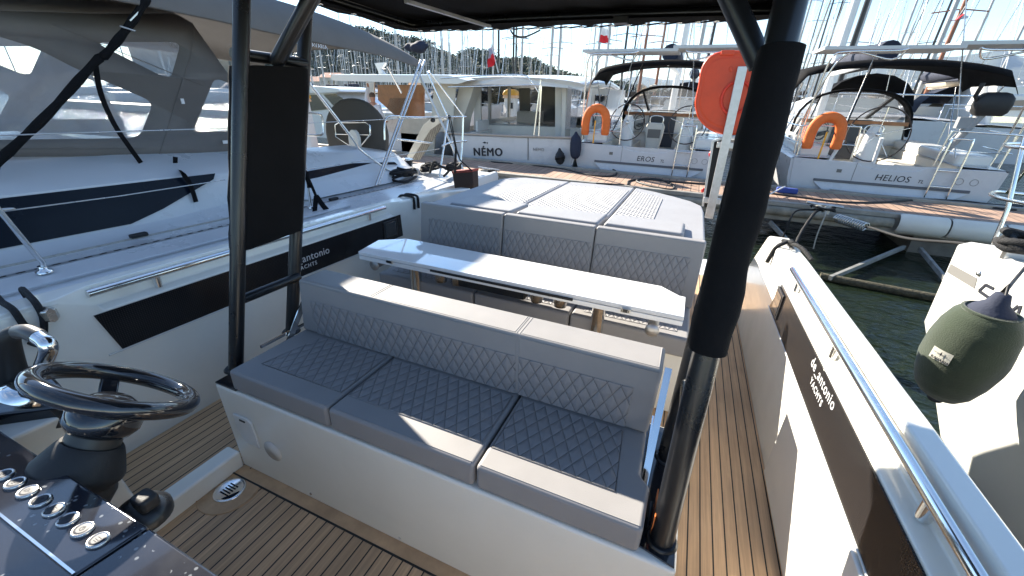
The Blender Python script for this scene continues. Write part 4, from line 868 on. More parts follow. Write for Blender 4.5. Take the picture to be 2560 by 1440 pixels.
# ================================================================ yacht on the right with the green fender (boat frame)
ry = Thing('sailing_yacht', 'white yacht stern quarter marked C and 42 on our right with a black mooring rope', 'sailing yacht', (2.9, 3.0, 0.4))
HX = 1.85
GELR = mat('gelcoat_right', (0.60, 0.59, 0.55), 0.25, coat=0.3, var=(0.96, 2))
def rsec(y, xo, zt, zc):   # deck inboard -> gunwale -> chine -> waterline
    return [(xo + 2.2, y, zt + 0.05), (xo + 0.30, y, zt + 0.02), (xo + 0.06, y, zt + 0.03), (xo, y, zt), (xo - 0.0, y, zc), (xo + 0.28, y, -0.75)]
m = MB(); q0 = at(2395, 612, 0, HX)
secs = [rsec(q0.y, HX, q0.z, q0.z - 0.66), rsec(3.2, HX, 0.80, 0.18), rsec(2.4, HX, 0.83, 0.24), rsec(0.5, HX + 0.05, 0.90, 0.36), rsec(-2.5, HX + 0.3, 1.0, 0.4)]
secs[0][4] = (HX + 0.02, q0.y - 0.02, 0.19); secs[0][5] = (HX + 0.35, q0.y - 0.5, -0.75)
m.loft(secs, smooth=False); e = secs[0]; m.add([e[0], e[1], e[2], e[3], e[4], e[5], (HX + 2.2, q0.y - 0.4, -0.7)], [(0, 1, 2, 3, 4, 5, 6)])
ry.part('hull', m, GELR, bevel=0.012)
GREYP = mat('grey_stripe', (0.15, 0.145, 0.135), 0.5)
P = [at(2378, 660, 0, HX), at(2444, 696, 0, HX), at(2437, 722, 0, HX), at(2368, 680, 0, HX)]
m = MB(); m.prism([p + V((-0.003, 0, 0)) for p in P], (0.004, 0, 0)); ry.part('grey_stripe', m, GREYP)
q = at(2442, 740, 0, HX); 
def cletter(strokes, w=0.018):
    mm = MB()
    for s_ in strokes:
        for a, b_ in zip(s_[:-1], s_[1:]): mm.bar(at(*a, 0, HX - 0.003), at(*b_, 0, HX - 0.003), 0.005, w, up=(1, 0, 0)) if False else mm.bar(at(*a, 0, HX - 0.003), at(*b_, 0, HX - 0.003), w, 0.004, up=(1, 0, 0))
    return mm
ry.part('letter_c', cletter([[(2484, 722), (2464, 712), (2447, 727), (2470, 743)]]), INK)
ry.part('number_four', cletter([[(2545, 765), (2528, 778), (2546, 792)], [(2552, 764), (2540, 800)]]), INK)
ry.part('number_two', cletter([[(2530, 800), (2552, 792), (2545, 812), (2565, 818)]]), INK)
m = MB(); m.lathe([(0.018, 0), (0.014, 0.012), (0, 0.014)], at(2449, 684, 0, HX), (-1, 0, 0), 14); ry.part('hull_fitting', m, STEEL)
# pushpit
m = MB(); f0 = at(2482, 612, 0, 2.15); m.tube([f0, at(2520, 520, 0, 2.13), at(2555, 370, 0, 2.1), at(2565, 340, 0, 2.1)], 0.0135, 12); ry.part('pushpit_rail', m, CHROME)
m = MB(); m.tube(smooth_path([at(2620, 380, 0, 2.1), at(2560, 370, 0, 2.1), at(2530, 367, 0, 2.12), at(2512, 364, 0, 2.2), at(2520, 360, 0, 2.5), at(2600, 358, 0, 2.9)], 4), 0.0135, 12); ry.part('pushpit_rail', m, CHROME)
m = MB(); m.tube(smooth_path([at(2620, 520, 0, 2.1), at(2520, 500, 0, 2.12), at(2485, 490, 0, 2.16), at(2478, 483, 0, 2.25), at(2500, 480, 0, 2.45), at(2600, 490, 0, 2.8)], 4), 0.0135, 12); ry.part('pushpit_rail', m, CHROME)
m = MB(); m.tube([at(2600, 380, 0, 2.2), at(2518, 482, 0, 2.3)], 0.012, 10); ry.part('pushpit_rail', m, CHROME)
m = MB(); q = at(2540, 640, 2, 0.84); m.box(q.x - 0.06, q.x + 0.12, q.y - 0.02, q.y + 0.02, 0.80, 0.90); m.tube([q + V((-0.10, 0, 0.07)), q + V((0.2, 0, 0.07))], 0.016, 10); ry.part('deck_cleat', m, STEEL, bevel=0.008)
m = MB(); m.tube(scribble(q.x + 0.02, q.y, 0.87, 0.12, 0.10, 5, 0.02, 4), 0.021, 10); m.tube(scribble(q.x + 0.12, q.y - 0.05, 0.87, 0.10, 0.10, 4, 0.02, 8), 0.021, 10)
solo('mooring_rope', m, ROPEB, 'thick black rope heaped round the deck cleat of the right yacht', 'rope', q)
# long mooring line with spring back to the dock cleat
pa = q + V((-0.05, 0, 0.06)); pz = FB.inverted() @ at(2165, 568, 1, 7.45, 'W'); pe = FB.inverted() @ at(2092, 545, 1, 7.8, 'W')
P = smooth_path([pa, at(2480, 622, 0, 2.15), at(2400, 608, 0, 2.35) , pa.lerp(pz, 0.5) + V((0, 0, -0.06)), pz.lerp(pa, 0.1), pz], 8)
m = MB(); m.tube(P, 0.014, 8); solo('mooring_rope', m, ROPEB, 'long black mooring line from the right yacht cleat to the coil spring on the dock', 'rope', pa)
sp = MB(); s0 = pz; s1_ = pe; d_ = (s1_ - s0); x_ = d_.cross(V((0, 0, 1))).normalized(); y_ = x_.cross(d_).normalized()
sp.tube([s0 + d_ * (i / 150) + x_ * 0.062 * math.cos(i * 2 * math.pi / 12) + y_ * 0.062 * math.sin(i * 2 * math.pi / 12) for i in range(151)], 0.010, 8); sp.tube([s0 - d_ * 0.1, s1_ + d_ * 0.1], 0.012, 8)
solo('mooring_spring', sp, STEEL, 'steel coil mooring spring at the dock cleat near the right yacht', 'spring', s0)
# fender
fc = at(2420, 878, 0, 1.55); ft = at(2494, 758, 0, 1.55); fb = at(2340, 992, 0, 1.55); ax = (ft - fb); Lf = ax.length; ax.normalize(); mid = (ft + fb) / 2
fe = Thing('fender', 'fat dark green fleece covered fender hanging on the white hull at right', 'fender', fb)
rf = 0.168
def fprof(a, b_, rr): return [(rr * math.sin(math.pi * 0.5 * min(1, i / 7)) ** 0.7 if False else 0, 0) for i in range(1)]
hh = Lf / 2
prof = [(0.05, -hh + 0.02), (0.085, -hh + 0.03), (0.12, -hh + 0.075), (0.148, -hh + 0.15), (0.165, -hh + 0.26), (rf, 0.0), (0.167, hh - 0.25), (0.155, hh - 0.15), (0.132, hh - 0.085), (0.105, hh - 0.05), (0.10, hh - 0.043), (0.095, hh - 0.05)]
m = MB(); pp = []
for i in range(len(prof) - 1):
    for j in range(4): t_ = j / 4; pp.append((prof[i][0] * (1 - t_) + prof[i + 1][0] * t_, prof[i][1] * (1 - t_) + prof[i + 1][1] * t_))
pp.append(prof[-1]); m.lathe(pp, mid, ax, 48)
m.v = [p + (p - mid).normalized() * 0.006 * noise.noise(p * 9) for p in m.v]; fo = fe.part('fleece_cover', m, GREENF)
m = MB(); m.tube([mid + ax * (hh - 0.052) + (ax.orthogonal().normalized() * math.cos(k) + ax.cross(ax.orthogonal().normalized()) * math.sin(k)) * 0.104 for k in [i * 2 * math.pi / 30 for i in range(30)]], 0.009, 8, closed=True); fe.part('cover_hem', m, GREENF, fo)
m = MB(); m.lathe([(0.095, hh - 0.06), (0.08, hh - 0.035), (0.045, hh + 0.0), (0.03, hh + 0.05), (0.022, hh + 0.055), (0, hh + 0.055)], mid, ax, 20); fe.part('fender_end', m, MATS['navy_canvas']); m = MB(); m.lathe([(0, -hh - 0.03), (0.03, -hh - 0.02), (0.055, -hh + 0.03)], mid, ax, 20); fe.part('fender_end', m, MATS['navy_canvas'])
m = MB(); et = mid + ax * (hh + 0.05); m.tube(smooth_path([et, at(2527, 712, 0, 1.62), at(2545, 690, 0, 1.75), at(2575, 655, 0, 1.86)], 5), 0.008, 8)
m.tube([et + V((0.0, 0.03, -0.03)), et + V((0, 0, 0.05)), et + V((0, -0.03, -0.03))], 0.007, 6); fe.part('lanyard', m, RUB)
# woven label
lc = at(2378, 842, 0, 1.55); tocam = (V((0, 0, EYE)) - mid); ax2 = ax; sidev = ax2.cross(tocam).normalized(); out_ = sidev.cross(ax2).normalized()
if out_.dot(tocam) < 0: out_ = -out_
u0 = (lc - mid).dot(ax2); s0_ = (lc - mid).dot(sidev) * 0.86
def onf(u_, v_):  # u_ along side, v_ along axis, wraps on the cylinder
    a = math.asin(max(-0.95, min(0.95, s0_ / rf))) + u_ / rf
    return mid + ax2 * (u0 + v_) + (sidev * math.sin(a) + out_ * math.cos(a)) * (rf + 0.004)
G = MB(); n1, n2_ = 8, 2; rows = [[onf(-0.045 + 0.09 * i / n1, -0.033 + 0.066 * j / n2_) for i in range(n1 + 1)] for j in range(n2_ + 1)]; G.loft(rows); lb = fe.part('woven_label', G, mat('woven_grey', (0.42, 0.41, 0.36), 0.9, bump=(0.5, 300, 0.002)))
cu = onf(0, 0); nrm = (onf(0.01, 0) - onf(-0.01, 0)).normalized()
sgn = 1 if nrm.cross(ax2).dot(tocam) > 0 else -1
words('BAVARIA', cu - nrm * sgn * 0.034 - ax2 * 0.026 + out_ * 0.006, nrm * sgn, ax2, 0.021, INK, fe, 'lettering', lb, bold=0.0005)
m = MB(); cs = cu + ax2 * 0.012 + out_ * 0.006; m.tube([cs - nrm * 0.032, cs + nrm * 0.032], 0.0012, 5); m.tube([cs - ax2 * 0.014, cs + ax2 * 0.014], 0.0012, 5); m.add([cs + nrm * 0.005, cs + ax2 * 0.012, cs - nrm * 0.005, cs - ax2 * 0.012], [(0, 1, 2, 3)]); fe.part('compass_mark', m, INK, lb)
# ================================================================ lifebuoy case on its mast and the folded gangway (on our stern)
by = 5.0
lp = Thing('gangway_mast', 'flat aluminium mast with black folded gangway grating at our stern', 'mast', at(1772, 545, 1, by))
m = MB(); m.bar(at(1857, 166, 1, by), at(1772, 545, 1, by + 0.02), 0.085, 0.03, up=(0, 1, 0)); 
q = at(1857, 166, 1, by); lp.part('flat_bar', m, ALU, bevel=0.004)
m = MB(); a0, a1, a2, a3 = at(1783, 352, 1, by + 0.1), at(1812, 345, 1, by + 0.1), at(1775, 520, 1, by + 0.1), at(1757, 515, 1, by + 0.1)
m.prism([a0, a1, a2, a3], (0, 0.05, 0)); lp.part('gangway_panel', m, RUB)
m = MB(); m.bar(a0, a3, 0.022, 0.06, up=(0, 1, 0)); m.bar(a0, a1, 0.02, 0.06, up=(0, 1, 0)); lp.part('gangway_rail', m, ALU)
for k in ((1797, 362), (1763, 500)):
    q = at(*k, 1, by + 0.04); m = MB(); m.box(q.x - 0.02, q.x + 0.16, q.y - 0.01, q.y + 0.03, q.z - 0.03, q.z + 0.03); lp.part('clamp', m, ALU, bevel=0.006)
for k in ((1776, 385), (1757, 475)): m = MB(); m.ball(at(*k, 1, by + 0.1), 0.03, 10, 8, (0.6, 1, 1)); lp.part('red_reflector', m, REDP)
cs_ = Thing('lifebuoy_case', 'large orange plastic lifebuoy case hung on the aluminium mast', 'lifebuoy case', at(1795, 330, 1, by + 0.1))
def C(px, py): return at(px, py, 1, by + 0.14)
outl = [(1737, 255), (1745, 215), (1752, 175), (1765, 150), (1785, 135), (1810, 129), (1850, 128), (1880, 133), (1900, 150), (1905, 180), (1890, 290), (1872, 325), (1850, 337), (1800, 335), (1770, 322), (1748, 300), (1740, 280)]
P = [C(*k) for k in outl]; cen = sum(P, V((0, 0, 0))) / len(P); P = smooth_path(P, 4, closed=True)
m = MB(); secs = []
for d, k in ((-0.03, 0.80), (-0.075, 0.90), (-0.085, 0.94), (-0.07, 0.985), (-0.04, 1.0), (0.02, 1.0), (0.06, 0.97), (0.10, 0.9)):
    if d == -0.03: d, k = -0.085, 0.80
    secs.append([cen + (p - cen) * k + V((0, d, 0)) for p in P])
secs = [[p + V((0, 0, 0)) for p in s_] for s_ in secs]
m.loft(secs, closed=True, caps=True); 
cs_.part('shell', m, ORNG)
hc = C(1838, 245); m = MB(); m.tube([hc + V((0.13 * math.cos(a), -0.088, 0.15 * math.sin(a))) for a in [k * math.pi / 20 for k in range(40)]], 0.016, 10, closed=True); cs_.part('ring_moulding', m, mat('red_orange', (0.62, 0.035, 0.012), 0.4))
m = MB(); q = C(1818, 134); m.box(q.x - 0.06, q.x + 0.06, by + 0.04, by + 0.11, q.z - 0.025, q.z + 0.02); cs_.part('latch', m, ORNG, bevel=0.008); m = MB(); m2 = C(1830, 175)
m.box(m2.x - 0.03, m2.x + 0.0, by + 0.048, by + 0.06, m2.z - 0.02, m2.z + 0.02); cs_.part('latch', m, ORNG, bevel=0.008); m = MB(); q = C(1808, 288); m.box(q.x - 0.02, q.x + 0.015, by + 0.048, by + 0.06, q.z - 0.02, q.z + 0.02); cs_.part('latch', m, ORNG, bevel=0.008)
# ================================================================ harbour (world frame, water z=0)
W4 = FW
def aw(px, py, y): return at(px, py, 1, y, 'W')
# ---- water
wm = bpy.data.materials.new('sea_water'); wm.use_nodes = True; t = wm.node_tree; b = t.nodes['Principled BSDF']
b.inputs['Base Color'].default_value = (0.008, 0.013, 0.007, 1); b.inputs['Specular IOR Level'].default_value = 0.32; b.inputs['Roughness'].default_value = 0.08; b.inputs['IOR'].default_value = 1.33
tcn = N(t, 'ShaderNodeTexCoord'); mpn = N(t, 'ShaderNodeMapping'); mpn.inputs['Scale'].default_value = (1, 1.7, 1); mpn.inputs['Rotation'].default_value = (0, 0, 0.5); t.links.new(tcn.outputs['Object'], mpn.inputs[0])
n1 = N(t, 'ShaderNodeTexNoise'); n1.inputs['Scale'].default_value = 1.6; n1.inputs['Detail'].default_value = 3; n1.inputs['Distortion'].default_value = 0.8; t.links.new(mpn.outputs[0], n1.inputs['Vector'])
n2 = N(t, 'ShaderNodeTexNoise'); n2.inputs['Scale'].default_value = 7.0; n2.inputs['Detail'].default_value = 5; n2.inputs['Distortion'].default_value = 0.6; t.links.new(mpn.outputs[0], n2.inputs['Vector'])
hh_ = mth(t, 'ADD', n1.outputs[0], mth(t, 'MULTIPLY', n2.outputs[0], 0.35))
bn = N(t, 'ShaderNodeBump'); bn.inputs['Strength'].default_value = 1.0; bn.inputs['Distance'].default_value = 0.10; t.links.new(hh_, bn.inputs['Height']); t.links.new(bn.outputs[0], b.inputs['Normal'])
m = MB(); m.add([(-6000, -60, 0), (6000, -60, 0), (6000, 6000, 0), (-6000, 6000, 0)], [(0, 1, 2, 3)])
solo('water', m, wm, None, None, F=W4, kind='structure')
# ---- dock
DY0, DY1, DZ = 8.02, 9.42, 0.60
ALUD = mat('dock_edge', (0.36, 0.34, 0.30), 0.6, metal=0.3, var=(0.6, 3), bump=(0.4, 30, 0.004))
dk = Thing('dock', 'floating pontoon dock with pinkish wood boards between the two rows of boats', 'dock', (0, 8.7, 0.3), F=W4)
m = MB(); m.box(-16, 26, DY0 + 0.12, DY1 - 0.10, DZ - 0.04, DZ); dk.part('deck_boards', m, DOCKW)
m = MB(); m.box(-16, 26, DY0, DY0 + 0.12, DZ - 0.06, DZ + 0.012); m.box(-16, 26, DY0 + 0.02, DY0 + 0.1, DZ - 0.30, DZ - 0.06); dk.part('edge_beam', m, ALUD, bevel=0.01)
m = MB(); m.box(-16, 26, DY1 - 0.10, DY1, DZ - 0.25, DZ + 0.05); dk.part('edge_beam', m, ALUD, bevel=0.01)
m = MB(); m.tube([(-16, DY0 - 0.02, DZ - 0.14), (3.1, DY0 - 0.02, DZ - 0.14)], 0.075, 12); dk.part('rub_rail', m, mat('weathered_rubber', (0.30, 0.27, 0.21), 0.8, var=(0.5, 5), bump=(0.5, 30, 0.005)))
m = MB()
for i in range(14):
    m = MB(); x = 3.15 + i * 0.62; m.loft([[(x + dx, DY0 - 0.02 - 0.11 * k * math.cos(a), DZ - 0.12 + 0.15 * k * math.sin(a)) for a in [math.radians(q) for q in range(-90, 91, 15)]] for dx, k in ((0, 0.86), (0.03, 1), (0.57, 1.0), (0.60, 0.86))])
    dk.part('dock_fender', m, CREAM)
mat('concrete_float', (0.16, 0.15, 0.13), 0.9, var=(0.6, 3), bump=(0.4, 20, 0.01))
for x in (-14, -8, -2, 4.6, 10, 16, 22): m = MB(); m.box(x - 1.1, x + 1.1, DY0 + 0.15, DY1 - 0.1, -0.4, DZ - 0.31); dk.part('float', m, MATS['concrete_float'])
br = Thing('dock_bracing', 'galvanised triangular bracing frame between the dock and the water', 'bracing', (2.4, 7.2, 0.3), F=W4)
GALV = mat('galvanised', (0.30, 0.30, 0.28), 0.65, metal=0.3, var=(0.6, 8))
ends = [(aw(1925, 555, 7.95), aw(2010, 645, 7.3)), (aw(2260, 618, 7.95), at(2075, 695, 2, 0.06, 'W')), (aw(2300, 622, 7.95), at(2365, 700, 2, 0.06, 'W')), (aw(1880, 560, 7.9), aw(1830, 600, 7.3))]
for a, b_ in ends: m = MB(); m.bar(a, b_, 0.04, 0.06); br.part('brace', m, GALV)
m = MB(); a = at(2050, 690, 2, 0.04, 'W'); b_ = at(2420, 760, 2, 0.04, 'W'); m.tube([a, b_], 0.05, 10); br.part('float_tube', m, mat('weedy_tube', (0.09, 0.08, 0.05), 0.9, var=(0.4, 20), bump=(1, 40, 0.02)))
# dock cleats with their knots
def dock_cleat(px, py, lab, seed, scl=1.0):
    c = at(px, py, 2, DZ + 0.02, 'W'); T = Thing('dock_cleat', lab, 'cleat', c, F=W4)
    m = MB(); m.tube([c + V((-0.24, 0, 0.13)) * scl, c + V((-0.1, 0, 0.11)) * scl, c + V((0.1, 0, 0.11)) * scl, c + V((0.24, 0, 0.10)) * scl], 0.022 * scl, 10)
    m.box(c.x - 0.09, c.x - 0.05, c.y - 0.03, c.y + 0.03, DZ, c.z + 0.11); m.box(c.x + 0.05, c.x + 0.09, c.y - 0.03, c.y + 0.03, DZ, c.z + 0.11); T.part('horn', m, ALU)
    m = MB(); m.tube(scribble(c.x, c.y, DZ + 0.03, 0.17, 0.09, 5, 0.012, seed), 0.012, 7)
    m2 = MB(); m2.tube(scribble(c.x - 0.05, c.y - 0.02, DZ + 0.05, 0.10, 0.07, 4, 0.01, seed + 1), 0.010, 7); m2.tube(smooth_path([c, c + V((0.02, -0.12, 0.02)), c + V((0.0, -0.16, -0.3)), c + V((0.02, -0.15, -0.55))], 4), 0.010, 7)
    solo('rope_knot', m, ROPEB, 'black rope wound on the ' + lab.split(' with ')[0], 'rope', c, F=W4); solo('rope_knot', m2, ROPEW, 'frayed pale rope tied to the ' + lab.split(' with ')[0], 'rope', c, F=W4)
    return c
cR = dock_cleat(2055, 530, 'metal dock cleat near the coil spring with black rope', 11)
cL = dock_cleat(1222, 436, 'metal dock cleat behind the left corner of the sunpad with old rope', 21)
m = MB(); a = cR + V((-0.35, -0.1, 0.0)); m.tube(smooth_path([cR + V((-0.1, 0, 0.02)), a, a + V((-0.08, -0.12, -0.15)), a + V((-0.10, -0.15, -0.5))], 5), 0.013, 7)
m.tube(smooth_path([cR + V((0.0, 0, 0.05)), cR + V((-0.12, -0.12, 0.0)), cR + V((-0.3, -0.5, -0.25)), cR + V((-0.42, -0.9, -0.5))], 6), [0.02 + 0.006 * (i % 2) for i in range(19)], 7)
solo('hanging_rope', m, ROPEB, 'black ropes hanging over the dock edge toward our stern', 'rope', a, F=W4)
# hoses and cables on the boards
def onb(px, py, dz=0.012): return at(px, py, 2, DZ + dz, 'W')
def hose(pts, r_, mt, lab, cat='hose', closed=False):
    m = MB(); m.tube(smooth_path([onb(a, b) for a, b in pts], 6, closed), r_, 8, closed=closed); return solo('hose', m, mt, lab, cat, onb(*pts[0]), F=W4)
hose([(1900, 480), (1990, 492), (2100, 505), (2200, 506), (2300, 500), (2400, 503), (2480, 512), (2600, 520)], 0.02, RUB, 'black hose lying along the boards in front of the right sailing boats')
hose([(1230, 399), (1233, 405), (1300, 410), (1400, 421), (1440, 430)], 0.015, RUB, 'thin dark cable across the boards at the left end of the dock')
hose([(1440, 430), (1480, 438), (1520, 441), (1540, 436), (1535, 425), (1500, 418)], 0.02, RUB, 'dark hose loop at the stern of the middle boats')
hose([(1570, 462), (1575, 452), (1620, 447), (1660, 452), (1685, 466), (1675, 474), (1630, 466), (1594, 455), (1600, 449), (1640, 450), (1700, 456), (1800, 463)], 0.022, RUB, 'coiled black hose on the boards behind the sunpad')
hose([(2440, 512), (2500, 522), (2560, 525), (2620, 522), (2600, 515), (2520, 512)], 0.022, RUB, 'black hose coil on the boards at the far right of the dock')
hose([(1490, 459), (1530, 461), (1560, 463)], 0.02, RUB, 'short dark hose end behind the sunpad edge')
hose([(2050, 470), (2200, 488), (2350, 498), (2500, 512), (2600, 522)], 0.010, ROPEW, 'thin pale cable along the far edge of the dock')
# jug, brush
c = onb(1900, 492, 0); T = Thing('jug', 'white plastic jug standing on the dock beside the covered post', 'jug', c, F=W4)
m = MB(); m.box(c.x - 0.09, c.x + 0.09, c.y - 0.05, c.y + 0.05, DZ, DZ + 0.22); T.part('body', m, WHITEP, bevel=0.035); m = MB(); m.lathe([(0.03, 0.0), (0.03, 0.04), (0, 0.045)], (c.x - 0.04, c.y, DZ + 0.215), n=14); T.part('cap', m, WHITEP)
c = onb(1965, 483, 0); T = Thing('deck_brush', 'blue deck brush with long white handle lying on the dock', 'brush', c, F=W4)
m = MB(); m.box(c.x - 0.17, c.x + 0.17, c.y - 0.05, c.y + 0.05, DZ + 0.005, DZ + 0.10); T.part('head', m, mat('blue_brush', (0.03, 0.06, 0.25), 0.8), bevel=0.02)
m = MB(); m.tube([c + V((-0.05, 0, 0.12)), onb(1880, 508, 0.03)], 0.011, 8); T.part('handle', m, WHITEP); m = MB(); m.tube([onb(1892, 504, 0.04), onb(1876, 510, 0.03)], 0.014, 8); T.part('grip', m, REDP)
# ---- service pedestals
def pedestal(c, s, lab):
    T = Thing('service_pedestal', lab, 'pedestal', c, F=W4, group='service pedestals with yellow caps')
    m = MB(); m.loft([[(c.x + px * s, c.y + py * s, c.z + z * s) for px, py in rrect(w, d, 0.06, 3)] for z, w, d in ((0, 0.42, 0.3), (0.02, 0.42, 0.3), (1.15, 0.36, 0.26), (1.18, 0.36, 0.26))], closed=True, caps=True); bd = T.part('body', m, WHITEP)
    m = MB(); m.loft([[(c.x + px * s, c.y + py * s, c.z + z * s) for px, py in rrect(w, d, 0.05, 3)] for z, w, d in ((1.18, 0.42, 0.32), (1.20, 0.43, 0.33), (1.26, 0.40, 0.3))], closed=True, caps=True); T.part('lamp_band', m, mat('lamp_band', (0.8, 0.5, 0.3), 0.5) if 'lamp_band' not in MATS else MATS['lamp_band'])
    m = MB(); m.loft([[(c.x + px * s, c.y + py * s, c.z + z * s) for px, py in rrect(w, d, 0.05, 3)] for z, w, d in ((1.26, 0.44, 0.34), (1.30, 0.44, 0.34), (1.38, 0.36, 0.28), (1.42, 0.2, 0.16))], closed=True, caps=True); T.part('cap', m, YELP)
    m = MB(); m.box(c.x - 0.02 * s, c.x + 0.12 * s, c.y - 0.17 * s, c.y - 0.13 * s, c.z + 0.9 * s, c.z + 1.06 * s); T.part('socket', m, RUB, bd)
pedestal(V((-9.75, 8.62, DZ)), 1.03, 'tall white service pedestal with yellow cap at the left end of the near dock')
pedestal(aw(1043, 292, 19.0), 1.25, 'white service pedestal with yellow cap seen between the wooden boat and the steel poles')
pedestal(aw(1276, 335, 21.5) + V((0, 0, -0.3)), 1.75, 'white service pedestal with yellow cap seen through the cabin of the trawler boat')
pedestal(aw(2355, 310, 30), 1.25, 'white service pedestal with yellow cap on the far right pontoon')
# ---- far pontoons
for i, (x0, x1, y) in enumerate(((-60, 6, 21.0), (9.5, 60, 30.5), (-120, 0, 62.0))):
    m = MB(); m.box(x0, x1, y - 0.9, y + 0.9, 0.1, 0.55); solo('pontoon', m, ALUD, ('pontoon behind the trawler and sailing boats', 'pontoon at far right with a white pedestal', 'distant pontoon under the forest of masts')[i], 'pontoon', (x0, y, 0), F=W4)
# ---- helper for px polygons on a plane facing us
def pxp(mb, pts, y, d=0.04): P = [aw(a, b, y) for a, b in pts]; mb.prism(P, (0, d, 0)); return mb
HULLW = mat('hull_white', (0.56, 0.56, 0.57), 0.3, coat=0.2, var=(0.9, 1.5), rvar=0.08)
def hull_mesh(cx, y0, L, hb, zt, ztb, tr=0.86, zk=-0.3, tm=0.35, flare=0.0):
    """hull with its transom at y0, bow towards +y; open top closed by a cambered deck"""
    mb = MB(); secs = []
    for i in range(13):
        t_ = i / 12; w = hb * (tr + (1 - tr) * math.sin(min(1, t_ / 0.4) * math.pi / 2)) * (1 if t_ < 0.4 else max(0.015, 1 - ((t_ - 0.4) / 0.6) ** 2.1))
        z = zt + (ztb - zt) * t_ ** 1.6; zb = zk; y = y0 + L * t_
        prof = [(1.0, z), (1.0 - 0.02, z * 0.6 + 0.1), (0.90 - tm * 0.12, 0.12), (0.6, zb * 0.7), (0, zb)]
        row = [(cx - w * a, y + (0.25 * (1 - zz / z) if i == 12 else 0) * -2, zz) for a, zz in prof] + [(cx + w * a, y, zz) for a, zz in prof[-2::-1]]
        secs.append(row)
    mb.loft(secs); e = secs[0]; mb.add(e, [tuple(range(len(e)))])
    return mb, secs
